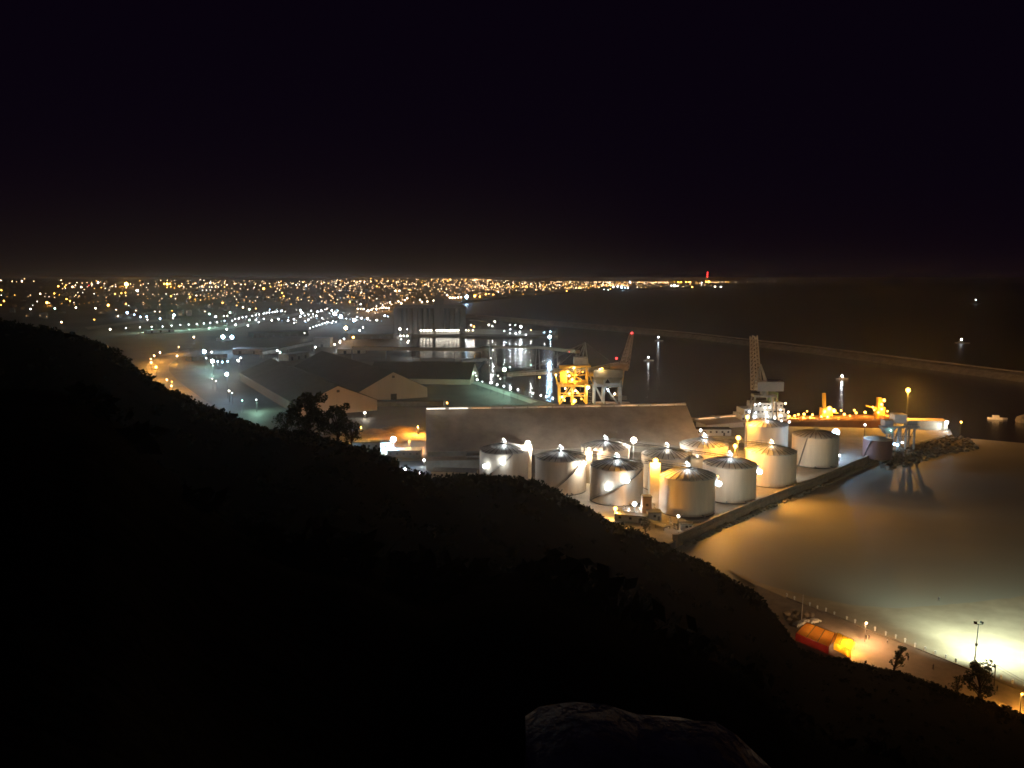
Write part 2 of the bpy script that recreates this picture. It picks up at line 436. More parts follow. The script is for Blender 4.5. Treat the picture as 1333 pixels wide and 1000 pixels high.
def leaf_quads(mb, c, rad, n, size, rnd, flat=1.0):
    for _ in range(n):
        while True:
            d = Vector((rnd.uniform(-1, 1), rnd.uniform(-1, 1), rnd.uniform(-1, 1)))
            if d.length <= 1: break
        p = Vector(c) + Vector((d.x * rad, d.y * rad, d.z * rad * flat))
        u = Vector((rnd.uniform(-1, 1), rnd.uniform(-1, 1), rnd.uniform(-1, 1))).normalized()
        v = u.orthogonal().normalized(); s = size * rnd.uniform(0.6, 1.3)
        mb.add([p - u * s, p + v * s * 0.55, p + u * s, p - v * s * 0.55], [(0, 1, 2, 3)])
mb = MB()
for _ in range(5200):
    a = R.uniform(BT[0][0] - 0.05, BT[-1][0] - 0.1); s, rb = brow(a)
    u = R.random()
    if u < 0.62: Y = rb + R.gauss(3, 9)
    elif u < 0.8: Y = rb + R.uniform(5, 70)
    else: Y = rb * R.uniform(0.12, 1.0)
    x = a * Y; z = hill_z(x, Y)
    if z < 2.5: continue
    n_ = fbm(x / 9, Y / 9, 5.0)
    sz = max(0.35, 0.75 + 0.9 * n_ + R.uniform(-0.2, 0.3))
    if a > 0.33: sz *= 0.7
    leaf_quads(mb, (x, Y, z + sz * 0.4), sz, 15, 0.34 * sz + 0.1, R, 0.75)
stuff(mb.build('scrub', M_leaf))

def tree(px, py_top, py_base, Y, wid, label, name='tree', lean=0.0, mleaf=None, n=1500, group=None, seed=0):
    rnd = random.Random(seed + 100)
    bx = PY(px, py_base, Y); x = bx.x
    z0 = max(hill_z(x, Y), 2.0) - 0.3 if Y < 210 else 2.0
    top = zat(py_top, Y); h = top - z0
    r = thing(name, label, 'tree' if name != 'bush' else 'bush', (x, Y, z0), 0, group)
    tr = MB(); cr = MB()
    p0 = Vector((0, 0, 0)); p1 = Vector((lean * h * 0.3, 0, h * 0.42))
    tr.tube(p0, p1, h * 0.035, h * 0.024, 8)
    nb = 20
    for i in range(nb):
        ang = 2 * PI * i / nb * 2.4 + rnd.uniform(-.3, .3); hh = 0.28 + 0.62 * ((i * 7) % nb) / nb + rnd.uniform(-.05, .05)
        q = wid * (1.05 - abs(hh - 0.5) * 1.1) * rnd.uniform(0.35, 1.0)
        e = Vector((lean * h * hh * 1.2 + math.cos(ang) * q, math.sin(ang) * q * 0.8, h * hh))
        tr.tube(p0.lerp(p1, min(1, hh * 1.1)), e, h * 0.013, h * 0.004, 5)
        leaf_quads(cr, e, wid * rnd.uniform(0.24, 0.44), n // nb, h * 0.03, rnd, 0.8)
    tr.build('trunk', M_bark, r); cr.build('crown', mleaf or M_tleaf, r)
    return r
tree(402, 508, 570, 152, 4.2, 'tall dark tree on the hill brow in front of the gabled sheds', seed=1, n=2200)
tree(440, 520, 578, 153, 2.6, 'slimmer dark tree right of the tall one on the hill brow', seed=2, n=1300)
tree(372, 533, 565, 156, 2.4, 'low dark tree left of the tall one on the hill brow', seed=3, n=900)
tree(458, 545, 580, 152, 2.0, 'shortest dark tree at the right end of the brow clump', seed=4, n=700)
tree(1275, 858, 899, 176, 3.6, 'broad grey-green tree below the beach floodlight mast', seed=5, n=1500)
tree(1246, 877, 896, 178, 1.6, 'small round bush left of the broad tree on the slope edge', 'bush', seed=6, n=500)
tree(1163, 838, 873, 188, 1.7, 'wind-bent bush on the slope edge right of the tents', 'bush', lean=0.25, seed=7, n=650)
tree(840, 670, 694, P(840, 694, 3).y, 2.2, 'dark shrub standing alone on the amber lit yard below the tanks', 'bush', seed=8, n=500)

# pale boulder by the viewpoint
mb = MB(); mb.smooth = True
ol = [(684, 932), (700, 922), (745, 914), (790, 917), (830, 930), (880, 936), (930, 940), (960, 955), (1004, 1000)]
zs = [PY(a, b, 7.2) for a, b in ol]; zmin = min(p.z for p in zs); nv = len(ol)
rows = [(5.5, None), (5.75, -0.10), (6.3, -0.02), (7.2, 0.0), (7.35, -0.12), (7.5, None)]
for j, (yy, dz) in enumerate(rows):
    for i, p in enumerate(zs):
        n_ = 0.05 * fbm(p.x * 2.5, yy * 2.5, 4)
        mb.v.append(Vector((p.x * yy / 7.2 + n_, yy + n_, (zmin - 1.3) if dz is None else p.z + dz + n_ * (0.4 if j == 3 else 1))))
for j in range(len(rows) - 1):
    for i in range(nv - 1): mb.face([j * nv + i, j * nv + i + 1, (j + 1) * nv + i + 1, (j + 1) * nv + i])
mb.face([j * nv for j in range(len(rows))][::-1]); mb.face([j * nv + nv - 1 for j in range(len(rows))])
tag(mb.build('boulder', M_bould), 'pale flat topped boulder barely lit at the viewpoint', 'boulder')

# ------------------------------------------------------------------ storage tanks
TR, TH_ = 12.9, 17.0
def tank_profile():
    w_ = MB(); w_.smooth = True; w_.lathe([(TR, 0), (TR, 0.5), (TR, TH_)], 56); me_w = w_.mesh('tank_wall')
    r_ = MB(); r_.smooth = True; r_.lathe([(TR + 0.12, TH_ - 0.15), (TR + 0.12, TH_ + 0.1), (TR * 0.6, TH_ + 1.75), (1.3, TH_ + 3.2)], 56, capt=True)
    me_r = r_.mesh('tank_roof')
    b_ = MB().use(M_dsteel)
    b_.lathe([(TR + 0.35, 0), (TR + 0.35, 0.35), (TR + 0.01, 0.4)], 56); me_b = b_.mesh('tank_base_ring')
    rb = MB(); rb.beam((TR + 0.05, 0, TH_ + 0.22), (TR * 0.6, 0, TH_ + 1.86), 0.36, 0.2); rb.beam((TR * 0.6, 0, TH_ + 1.86), (1.5, 0, TH_ + 3.24), 0.30, 0.2)
    me_rib = rb.mesh('tank_rib')
    rl = MB().use(M_steel)
    for k in range(36):
        a = 2 * PI * k / 36; b = 2 * PI * (k + 1) / 36
        p = Vector((TR * math.cos(a), TR * math.sin(a), TH_ + 0.1)); q_ = Vector((TR * math.cos(b), TR * math.sin(b), TH_ + 0.1))
        rl.beam(p, p + Vector((0, 0, 1.0)), 0.06); rl.beam(p + Vector((0, 0, 1.0)), q_ + Vector((0, 0, 1.0)), 0.06)
    me_rail = rl.mesh('tank_rail')
    for me, m in ((me_w, M_tank), (me_r, M_troof), (me_rib, M_rib)): me.materials.append(m)
    t = MB().use(M_steel); t.lathe([(1.5, TH_ + 3.0), (1.5, TH_ + 3.9)], 12, capt=True)
    for k in range(8):
        a = PI * k / 4; t.beam((1.4 * math.cos(a), 1.4 * math.sin(a), TH_ + 3.9), (1.4 * math.cos(a), 1.4 * math.sin(a), TH_ + 5.0), 0.08)
    t.lathe([(1.4, TH_ + 5.0), (1.44, TH_ + 5.06)], 12); me_t = t.mesh('tank_platform')
    return me_w, me_r, me_b, me_rib, me_rail, me_t
TM = tank_profile()
def stair_mesh(a0, a1):
    s_ = MB().use(M_steel); n = 22; rr = TR + 0.55
    pts = [Vector((rr * math.cos(a0 + (a1 - a0) * i / n), rr * math.sin(a0 + (a1 - a0) * i / n), 0.3 + (TH_ - 0.3) * i / n)) for i in range(n + 1)]
    for p, q_ in zip(pts, pts[1:]):
        s_.beam(p, q_, 0.9, 0.18)
        s_.beam(p * 1.0 + Vector((0, 0, 1.1)), q_ + Vector((0, 0, 1.1)), 0.08)
    for p in pts: s_.beam(p, p + Vector((0, 0, 1.1)), 0.07)
    return s_
CAP = {'s': 9, 'a': 10, 'y': 14, 'r': 6, 'g': 12, 'w': 22, 'c': 22, 'b': 22}
class LampMB(MB):
    def build(s, name, m=None, parent=None, loc=None, rz=0.0, label=None):
        o = MB.build(s, name, m, parent, loc, rz, label)
        if s.rest > 1:
            ld = bpy.data.lights.new('lamp_light', 'POINT'); ld.energy = s.rest; ld.color = COL[s.kind]; ld.shadow_soft_size = 0.12
            lo = bpy.data.objects.new('lamp_light', ld); C.objects.link(lo); lo.parent = o; lo.location = (0, -s.r * 0.75, -s.r * 0.85)
        return o
def lampball(r, kind, watts, sub=2):
    """globe of radius r; what the globe itself does not give comes from a light just under it"""
    L = watts / (4 * PI * PI * r * r); Lc = round(min(L, CAP[kind]), 2)
    m = LampMB(); m.smooth = True; m.use(emit(kind, Lc)); m.ball((0, 0, 0), r, sub)
    m.rest = watts * (1 - Lc / L) if L > Lc * 1.3 else 0; m.kind = kind; m.r = r
    return m
# px, rim-centre py, label, stair start/end angle (deg, -90 faces the camera), apex lamp kind, stair lamps [(fraction, kind, watts, radius)]
TK = [
    (656, 585, 'white storage tank at the left end of the front row, two round wall lights', (-150, -70), 'c', [(-92, 13.5, 'c', 700, 1.25), (-131, 10.5, 'c', 450, 1.0)]),
    (730, 594.5, 'white storage tank second in the front row, wall washed by a light at its right', (-120, -40), 'c', [(-44, 16.0, 'w', 5200, 1.0)]),
    (803, 605.5, 'white storage tank third in the front row, two round lights along a diagonal stair', (-165, -35), 'c', [(-79, 13.2, 'c', 800, 1.2), (-114, 9.4, 'c', 700, 1.1)]),
    (894.5, 617.5, 'nearest largest looking storage tank, amber lit left half and shaded right half', (70, -15), 'c', [(4, 12.2, 'c', 1500, 1.2), (10, 15.2, 's', 600, 0.6)]),
    (950, 603, 'grey storage tank directly right of the nearest tank along the sea wall', (70, -15), 'c', [(4, 12.4, 'c', 1300, 1.2), (10, 15.4, 's', 600, 0.55)]),
    (1004, 586.5, 'brownish storage tank third along the sea wall, before the pale end tank', (100, 160), 'y', []),
    (1062, 566, 'pale storage tank at the far end of the sea wall beside the glaring floodlight', (-150, -130), None, []),
    (998, 552, 'white storage tank at the far back, below the tall luffing crane', (100, 160), 'c', []),
    (788, 581, 'storage tank in the second row behind the tank with a diagonal stair', (100, 160), 'c', []),
    (868, 591, 'storage tank in the second row behind the nearest tank, before the huge roof', (100, 160), 'w', []),
    (917, 578, 'storage tank in the second row at the right end of the huge roof', (100, 160), 'c', []),
]
TPOS = []
for i, (px, py, lab, st, apex, sl) in enumerate(TK):
    p = P(px, py, 3 + TH_); p.z = 3.0; TPOS.append(p)
    r = thing('storage_tank', lab, 'tank', p, 0, 'cylindrical storage tanks of the terminal')
    inst('wall', TM[0], r); inst('roof', TM[1], r); inst('base_ring', TM[2], r); inst('railing', TM[4], r); inst('top_platform', TM[5], r)
    for k in range(26): inst('rib', TM[3], r, rz=2 * PI * (k + 0.3 * (i % 3)) / 26)
    a0, a1 = math.radians(st[0]), math.radians(st[1])
    stt = stair_mesh(a0, a1).build('stair', None, r)
    for ad, zz, k_, W, rr in sl:
        a = math.radians(ad); q_ = TR + 1.7 + rr * 0.5
        lo = lampball(rr, k_, W).build('stair_lamp', None, r, (q_ * math.cos(a), q_ * math.sin(a), zz))
        m = MB().use(M_dsteel); m.beam((-(1.7 + rr * .5) * math.cos(a), -(1.7 + rr * .5) * math.sin(a), -0.4), (0, 0, 0), 0.14); m.build('bracket', None, lo)
        if k_ == 's':      # added spots beside the amber lamps, to light the water
            ld = bpy.data.lights.new('sea_fill_spot', 'SPOT'); ld.energy = 42000; ld.color = (1, .44, .05); ld.spot_size = math.radians(105); ld.spot_blend = 1.0; ld.shadow_soft_size = .3
            lo2 = bpy.data.objects.new('sea_fill_spot', ld); C.objects.link(lo2); lo2.parent = r; v = Vector((0.30, -0.80, -0.50)) if px < 900 else Vector((0.70, -0.60, -0.42))
            lo2.location = Vector((q_ * math.cos(a), q_ * math.sin(a), zz)) + v * (rr + .3); lo2.rotation_euler = v.to_track_quat('-Z', 'Y').to_euler()
    if apex:
        for q_ in ((-0.3, 0, TH_ + 5.6, 0.32), (0.5, -0.3, TH_ + 4.9, 0.27)):
            lampball(q_[3], apex, 800, 1).build('roof_lamp', None, r, q_[:3])
    # manhole and pipes at the foot
    for a in (-1.9, -1.2):
        m = MB().use(M_steel); m.tube((TR * math.cos(a), TR * math.sin(a), 1.0), ((TR + 2.5) * math.cos(a), (TR + 2.5) * math.sin(a), 1.0), 0.3, n=8); m.build('pipe', None, r)
# the small dark red tank at the end
p = P(1143, 571, 14.5); p.z = 3
r = thing('storage_tank', 'small dark reddish tank near the white hopper gantry at the quay end', 'tank', p)
m = MB(); m.smooth = True; m.lathe([(8.2, 0), (8.2, 11.5)], 40); m.build('wall', mat('red_brown_tank', (0.17, 0.09, 0.09), 0.5, 0.2, 0.2), r)
m = MB(); m.smooth = True; m.lathe([(8.3, 11.4), (8.3, 11.6), (0.8, 13.2)], 40, capt=True); m.build('roof', M_troof, r)
m = MB().use(M_dsteel); m.beam((-8.5, -1, 0.3), (-6.5, -5.9, 11.5), 0.7, 0.2); m.build('stair', None, r)

def catwalk(idx, lab, ext=None, z=TH_ + 3 + 3.6):
    pts = [TPOS[i].copy() for i in idx]
    for p in pts: p.z = z
    if ext is not None: pts.insert(0, Vector(ext[0]))
    r = thing('catwalk', lab, 'walkway', (pts[0].x, pts[0].y, 3))
    o = Vector((pts[0].x, pts[0].y, 3)); d = MB().use(M_dsteel); rl = MB().use(M_steel); tr = MB().use(M_dsteel)
    for a, b in zip(pts, pts[1:]):
        a, b = a - o, b - o
        dr = (b - a).normalized(); nn = Vector((-dr.y, dr.x, 0)); n = max(2, int((b - a).length / 2.5))
        d.beam(a, b, 1.2, 0.18)
        for s in (-0.6, 0.6):
            rl.beam(a + nn * s + Vector((0, 0, 1.1)), b + nn * s + Vector((0, 0, 1.1)), 0.09)
            tr.beam(a + nn * s - Vector((0, 0, 0.9)), b + nn * s - Vector((0, 0, 0.9)), 0.16)
        for k in range(n + 1):
            c = a.lerp(b, k / n)
            for s in (-0.6, 0.6):
                rl.beam(c + nn * s, c + nn * s + Vector((0, 0, 1.1)), 0.07); tr.beam(c + nn * s, c + nn * s - Vector((0, 0, 0.9)), 0.09)
    d.build('deck', None, r); rl.build('railing', None, r); tr.build('truss', None, r)
    return r
catwalk([1, 2, 3], 'long catwalk crossing the roofs of the front row tanks')
catwalk([8, 9, 4], 'long catwalk crossing the roofs of the second row tanks to the grey tank')
catwalk([10, 5], 'short catwalk from the tank by the big roof end to the brownish tank')

# stair towers and masts with lamps among the tanks
def lamp_tower(px, py, Y, sx, sy, m_, kind, W, rad, label, top_extra=1.2, name='stair_tower', cat='tower'):
    q_ = PY(px, py, Y); h = q_.z - 3 - top_extra
    r = thing(name, label, cat, (q_.x, Y, 3))
    b = MB(); b.box((0, 0, h / 2), (sx, sy, h)); b.build('wall', m_, r)
    b = MB(); b.box((0, 0, h + 0.12), (sx + 0.5, sy + 0.5, 0.24)); b.build('roof', M_dsteel, r)
    rl = MB().use(M_dsteel)
    for a, c in (((-1, -1), (1, -1)), ((1, -1), (1, 1)), ((1, 1), (-1, 1)), ((-1, 1), (-1, -1))):
        rl.beam((a[0] * sx / 2, a[1] * sy / 2, h + 1.1), (c[0] * sx / 2, c[1] * sy / 2, h + 1.1), 0.08)
        rl.beam((a[0] * sx / 2, a[1] * sy / 2, h), (a[0] * sx / 2, a[1] * sy / 2, h + 1.1), 0.08)
    rl.build('railing', None, r)
    lo = lampball(rad, kind, W).build('lamp', None, r, (0, -sy / 2 - rad * 0.5, h + top_extra))
    return r
def lamp_mast(px, py, gz, base, kind, W, rad, label, heads=1, group=None, Y=None):
    """slim mast; lamp seen at px, py; base = distance given by ground pixel or Y"""
    Yd = Y if Y else P(px, base, gz).y
    q_ = PY(px, py, Yd); h = q_.z - gz
    r = thing('lamp_mast', label, 'lamp mast', (q_.x, Yd, gz), 0, group)
    m = MB().use(M_dsteel); m.tube((0, 0, 0), (0, 0, h), 0.28, 0.14, 8); m.build('pole', None, r)
    m = MB().use(M_dsteel); m.beam((-rad * 1.2, 0.1, h - rad * 0.2), (rad * 1.2, 0.1, h - rad * 0.2), 0.2); m.box((0, rad * 0.6 + .3, h), (rad * 1.2, 0.5, rad * 1.1)); m.build('lamp_housing', None, r)
    lampball(rad, kind, W).build('lamp', None, r, (0, -0.15, h))
    return r
yT = lambda i: TPOS[i].y
lamp_tower(687, 576, yT(1) + 22, 4.0, 4.0, M_cream, 'w', 24000, 1.4, 'cream stair tower with a glaring white lamp between the first two front tanks')
lamp_tower(766, 584, yT(1) + 14, 3.6, 4.0, M_cream, 'y', 12000, 0.85, 'cream stair tower with a small warm lamp right of the second front tank')
lamp_tower(852, 598, yT(3) + 2, 4.6, 5.0, M_cream, 's', 16000, 1.15, 'amber lit stair tower with an amber lamp left of the nearest tank')
lamp_tower(906, 592, yT(3) + 34, 6.0, 5.0, M_cream, 'y', 1200, 0.35, 'pale blank tower rising behind the nearest tank')
lamp_mast(825, 573, 3, 0, 'w', 46000, 1.55, 'mast with the brightest white lamp among the second row tanks', Y=yT(8) + 4)
lamp_mast(961, 570, 3, 0, 's', 22000, 1.15, 'mast with the higher of two amber lamps behind the grey tank', Y=yT(4) + 26)
lamp_mast(957, 580.5, 3, 0, 's', 18000, 1.05, 'mast with the lower of two amber lamps behind the grey tank', Y=yT(4) + 17)
lamp_mast(973, 543, 3, 0, 's', 20000, 1.2, 'mast with an amber lamp left of the white tank below the luffing crane', Y=yT(7) - 6)
lamp_mast(1088, 563, 3, 0, 'b', 14000, 2.0, 'mast with the glaring blue-white floodlight behind the pale end tank', Y=yT(6) + 18)
am = lamp_mast(1182, 508, 3, 0, 's', 50000, 1.5, 'tall lone mast with an amber lamp at the quay end', Y=P(1182, 556).y)
ld = bpy.data.lights.new('breakwater_fill', 'SPOT'); ld.energy = 600000; ld.color = (1, .5, .16); ld.spot_size = math.radians(95); ld.spot_blend = 1.0; ld.shadow_soft_size = .4  # added spot without a seen source, brightens the breakwater
lo = bpy.data.objects.new('breakwater_fill', ld); C.objects.link(lo); lo.parent = am; v = Vector((.55, .83, -.06)).normalized()
lo.location = PY(1182, 508, am.location.y) - am.location + v * 2.2; lo.rotation_euler = v.to_track_quat('-Z', 'Y').to_euler()
lamp_mast(801, 662, 3, 0, 's', 10000, 0.85, 'mast with an amber lamp at the hill edge below the third tank', Y=P(801, 676).y)
lamp_mast(826, 656, 3, 0, 'c', 3000, 0.95, 'mast with a white lamp at the foot of the tank with two stair lights', Y=P(826, 668).y)
lamp_mast(883, 672, 3, 0, 'w', 500, 0.5, 'short mast with a small white lamp at the sea wall corner', Y=P(883, 690).y)
lamp_mast(1009, 590, 3, 0, 'w', 9000, 0.4, 'thin mast with a tiny white lamp by the brownish tank', Y=yT(5) + 15)
lamp_mast(1093, 593, 3, 0, 'c', 500, 0.35, 'short mast with a tiny white lamp right of the pale end tank', Y=P(1093, 600).y)
lamp_mast(1126, 553, 3, 0, 'c', 500, 0.45, 'thin mast with a small white lamp left of the white gantry', Y=P(1126, 572).y)
lamp_mast(912, 560, 3, 0, 'c', 1500, 0.55, 'mast with a small white lamp at the right end of the big roof', Y=yT(10) + 8)

# yard at the foot of the tanks
def boxthing(name, label, cat, px, py, dims, m_, gz=3.0, rz=0.0, group=None, parts=True, roof=None):
    p = P(px, py, gz)
    r = thing(name, label, cat, p, rz, group)
    b = MB(); b.box((0, 0, dims[2] / 2), dims); b.build('wall', m_, r)
    b = MB(); b.box((0, 0, dims[2] + 0.15), (dims[0] + 0.5, dims[1] + 0.5, 0.3)); b.build('roof', roof or M_droof, r)
    if parts:
        wm = MB(); wm.box((0, 0, 0), (1.2, 0.12, 1.1)); me = wm.mesh('box_window'); me.materials.append(M_glass)
        n = max(1, int(dims[0] / 4))
        for k in range(n): inst('window', me, r, (-dims[0] / 2 + (k + 0.5) * dims[0] / n, -dims[1] / 2 - 0.04, min(dims[2] * 0.6, dims[2] - 1)))
        d = MB(); d.box((dims[0] * 0.3, -dims[1] / 2 - 0.04, 1.05), (1.1, 0.12, 2.1)); d.build('door', M_dsteel, r)
    return r
boxthing('pump_house', 'slim brown tower block between the nearest tank and the white lamp', 'building', 841, 671, (4.2, 4, 9), mat('brown_block', (0.16, 0.12, 0.09), 0.8), parts=True)
boxthing('shed', 'long low dark shed on the amber yard below the third tank', 'shed', 822, 678, (14, 5, 3.0), M_wall, rz=-0.35)
boxthing('shed', 'small grey shed left of the nearest tank foot', 'shed', 851, 676, (6, 5, 3.6), M_wall)
def pipe_rack(label, a, b, z=1.6, n=4):
    a, b = P(*a), P(*b); o = a.copy()
    r = thing('pipe_rack', label, 'pipework', o); m = MB().use(M_steel); s_ = MB().use(M_dsteel)
    d = (b - a); nn = Vector((-d.y, d.x, 0)).normalized()
    for k in range(n):
        f_ = nn * (k - n / 2) * 0.8; m = MB().use(M_steel); m.tube(f_ + Vector((0, 0, z)), d + f_ + Vector((0, 0, z)), 0.22, n=8); m.build('pipe', None, r)
    q_ = int(d.length / 5)
    for k in range(q_ + 1):
        c = d * (k / max(1, q_)); s_.beam(c + nn * -2 + Vector((0, 0, z - 0.3)), c + nn * 2 + Vector((0, 0, z - 0.3)), 0.25)
        for e in (-1.8, 1.8): s_.beam(c + nn * e, c + nn * e + Vector((0, 0, z - 0.3)), 0.22)
    s_.build('support', None, r)
pipe_rack('bundle of pipes leading from the third tank towards the corner of the sea wall', (806, 668), (868, 690))
pipe_rack('bundle of pipes running along the tank foot by the sea wall corner', (880, 686), (925, 680), 1.2, 3)
pipe_rack('pipes stacked beside the white lamp at the foot of the tanks', (844, 660), (853, 676), 3.2, 5)
boxthing('gatehouse', 'little pale gatehouse at the sea wall corner', 'building', 893, 689, (5, 3, 2.6), M_white)

CL = random.Random(3)
for k, (px, py) in enumerate([(812, 664), (818, 667), (833, 664), (838, 667), (846, 666), (849, 672), (858, 684), (866, 686), (872, 682), (878, 689), (890, 683), (900, 685), (815, 671), (828, 672)]):
    p = P(px, py); r = thing('valve_manifold', 'small steel valve manifold in the pipe yard below the tanks', 'valve', p, CL.uniform(0, 3), 'valve manifolds of the pipe yard')
    hh = CL.uniform(1.2, 3.0)
    m = MB(); m.tube((-1.6, 0, .7), (1.6, 0, .7), .28, n=8); m.tube((0, 0, 0), (0, 0, hh), .25, n=8); m.tube((-1.4, -.9, 0), (-1.4, .9, 1.1), .18, n=6); m.build('pipe', M_white if k % 3 else M_steel, r)
    m = MB(); m.lathe([(.1, hh), (.5, hh + .02), (.5, hh + .1), (.1, hh + .12)], 10); m.build('hand_wheel', M_dsteel, r)
# sea wall along the tanks, coping, buttress teeth and corner pillar
SW = [P(a, b) for a, b in [(880, 702.5), (940, 675), (985, 656), (1060, 626.5), (1140, 593)]]
r = thing('sea_wall', 'long stone sea wall with toothed coping along the tank yard', 'wall', SW[0]); o = SW[0]
m = MB(); cp = MB()
for a, b in zip(SW, SW[1:]):
    a, b = a - o, b - o; dr = (b - a).normalized()
    m.beam(a - dr * 0.2 + Vector((0, 0, -1.7)), b + dr * 0.2 + Vector((0, 0, -1.7)), 1.6, 4.0)
    m.beam(a + Vector((0, 0, 1.0)), b + Vector((0, 0, 1.0)), 0.7, 1.6)
    cp.beam(a + Vector((0, 0, 1.93)), b + Vector((0, 0, 1.93)), 1.0, 0.25)
m.build('wall', M_stone, r); cp.build('coping', M_prom, r)
rs = resample(SW, 52); bt = MB(); bt.box((0, 0, 0.9), (0.7, 1.1, 1.8)); me = bt.mesh('sea_buttress'); me.materials.append(M_prom)
for a, b in zip(rs, rs[1:]):
    d = b - a; ang = math.atan2(d.y, d.x); n_ = Vector((-d.y, d.x, 0)).normalized()
    q_ = a - o + n_ * 0.9
    inst('buttress', me, r, q_, ang)
m = MB(); m.box((0, 0, -0.8), (2.0, 2.0, 6.2)); m.box((0, 0, 2.5), (2.4, 2.4, 0.4)); m.build('pillar', M_prom, r, (-0.6, -0.6, 0))

# armour rocks: foot of the sea wall and the revetment at the quay end
rk = []
for k in range(5):
    b = bmesh.new(); bmesh.ops.create_icosphere(b, subdivisions=1, radius=1)
    for v in b.verts: v.co *= 1 + 0.35 * noise.noise(v.co * 1.3 + Vector((k * 7, 0, 0))); v.co.z *= 0.75
    me = bpy.data.meshes.new('rock_shape'); b.to_mesh(me); b.free(); me.materials.append(M_rock); rk.append(me)
REV0 = [(1140, 596), (1165, 586), (1190, 578), (1215, 572), (1241, 567), (1262, 572)]
REV1 = [(1150, 614), (1180, 608), (1205, 600), (1230, 593), (1252, 588), (1275, 586)]
A_ = resample([P(a, b, 3.0) for a, b in REV0], 26); B_ = resample([P(a, b, 0.0) for a, b in REV1], 26)
r = thing('rock_revetment', 'sloping heap of brown armour rocks at the seaward end of the quay', 'rocks', A_[0]); o = A_[0]
vs = []; 
for a, b in zip(A_, B_): vs += [a - o - Vector((0, 0, .6)), a.lerp(b, 0.5) - o - Vector((0, 0, .6)), b - o - Vector((0, 0, 1.5))]
fs = [(i * 3 + k, i * 3 + k + 1, i * 3 + k + 4, i * 3 + k + 3) for i in range(25) for k in range(2)]
m = MB(); m.add(vs, fs); m.build('slope', M_brk, r)
for k in range(240):
    i = R.uniform(0, 24.99); u = R.random(); a = A_[int(i)].lerp(A_[int(i) + 1], i % 1); b = B_[int(i)].lerp(B_[int(i) + 1], i % 1)
    q_ = inst('rock', R.choice(rk), r, a.lerp(b, u) - o + Vector((0, 0, -0.2 + 0.5 * R.random())), R.uniform(0, 6))
    s = R.uniform(0.8, 2.0); q_.scale = (s, s * R.uniform(.7, 1.2), s)
mb = MB()
for k in range(260):
    i = R.uniform(0, 50.9); a = rs[int(i)].lerp(rs[int(i) + 1], i % 1)
    d = rs[int(i) + 1] - rs[int(i)]; n_ = Vector((d.y, -d.x, 0)).normalized()
    q_ = a + n_ * R.uniform(1.2, 3.6); vsr, fsr = ico(1); s = R.uniform(0.6, 1.3); j = [1 + R.uniform(-.25, .25) for _ in vsr]
    mb.add([Vector((q_.x, q_.y, 0.1)) + v * s * jj for v, jj in zip(vsr, j)], fsr)
stuff(mb.build('wall_foot_rocks', M_rock))

# ------------------------------------------------------------------ gabled sheds
def gabled(label, r0, r1, zr, ze, hw0, hw1, m_roof, m_gab, gz=3.0, name='warehouse', vent=True, m_wall=None, panels=0, strips=()):
    """ridge from r0 to r1 (world xy), eaves hw0 on the camera side and hw1 behind"""
    r0 = Vector((r0[0], r0[1], 0)); r1 = Vector((r1[0], r1[1], 0)); d = r1 - r0; L = d.length; ang = math.atan2(d.y, d.x)
    r = thing(name, label, 'warehouse', (r0.x, r0.y, gz), ang)
    zr -= gz; ze -= gz
    def slope(sg, hw):
        ex = 0.8; k = (zr - ze) / hw
        m = MB(); x0, x1 = -0.4, L + 0.4
        m.add([(x0, 0, zr), (x1, 0, zr), (x1, sg * (hw + ex), ze - k * ex), (x0, sg * (hw + ex), ze - k * ex),
               (x0, 0, zr - 0.3), (x1, 0, zr - 0.3), (x1, sg * (hw + ex), ze - k * ex - 0.3), (x0, sg * (hw + ex), ze - k * ex - 0.3)],
              [(0, 1, 2, 3), (7, 6, 5, 4), (0, 4, 5, 1), (1, 5, 6, 2), (2, 6, 7, 3), (3, 7, 4, 0)])
        return m
    slope(-1, hw0).build('roof', m_roof, r); slope(1, hw1).build('roof', m_roof, r)
    for x in (0.25, L - 0.25):
        m = MB(); xs = (x - 0.15, x + 0.15)
        prof = [(-hw0, 0), (hw1, 0), (hw1, ze - 0.35), (0, zr - 0.35), (-hw0, ze - 0.35)]
        m.add([(xx, y, z) for xx in xs for y, z in prof], [(0, 1, 2, 3, 4), (9, 8, 7, 6, 5)] + [(k, (k + 1) % 5, 5 + (k + 1) % 5, 5 + k) for k in range(5)])
        g_ = m.build('gable_wall', m_gab, r)
        dm = MB(); dm.box((x, (hw1 - hw0) / 2 * 0.5, 2.6), (0.7, 5.5, 5.2)); dm.build('door', M_dsteel, r)
        vm = MB(); vm.box((x, 0, zr - 4.5), (0.6, 2.4, 2.0)); vm.build('louvre', M_dsteel, r)
    for sg, hw in ((-1, hw0), (1, hw1)):
        m = MB(); m.box((L / 2, sg * (hw - 0.15), ze / 2 - 0.2), (L - 0.9, 0.28, ze - 0.4)); m.build('side_wall', m_wall or m_gab, r)
    if vent:
        m = MB(); m.box((L / 2, 0, zr + 0.75), (L - 1, 2.6, 1.3)); m.box((L / 2, 0, zr + 1.5), (L - 0.6, 3.4, 0.2)); m.build('ridge_vent', m_roof, r)
        pm = MB(); pm.box((0, 0, 0), (7.4, 0.12, 0.85)); me = pm.mesh('ridge_panel'); me.materials.append(M_white)
        n = int(L / 8)
        for i in range(n): inst('ridge_panel', me, r, ((i + 0.5) * L / n, -1.37, zr + 0.72))
    for f0, f1, k_, st in strips:
        m = MB().use(emit(k_, st)); m.box((L * (f0 + f1) / 2, -1.75, zr + 0.95), (L * (f1 - f0), 0.3, 0.55)); m.build('strip_light', None, r)
    return r
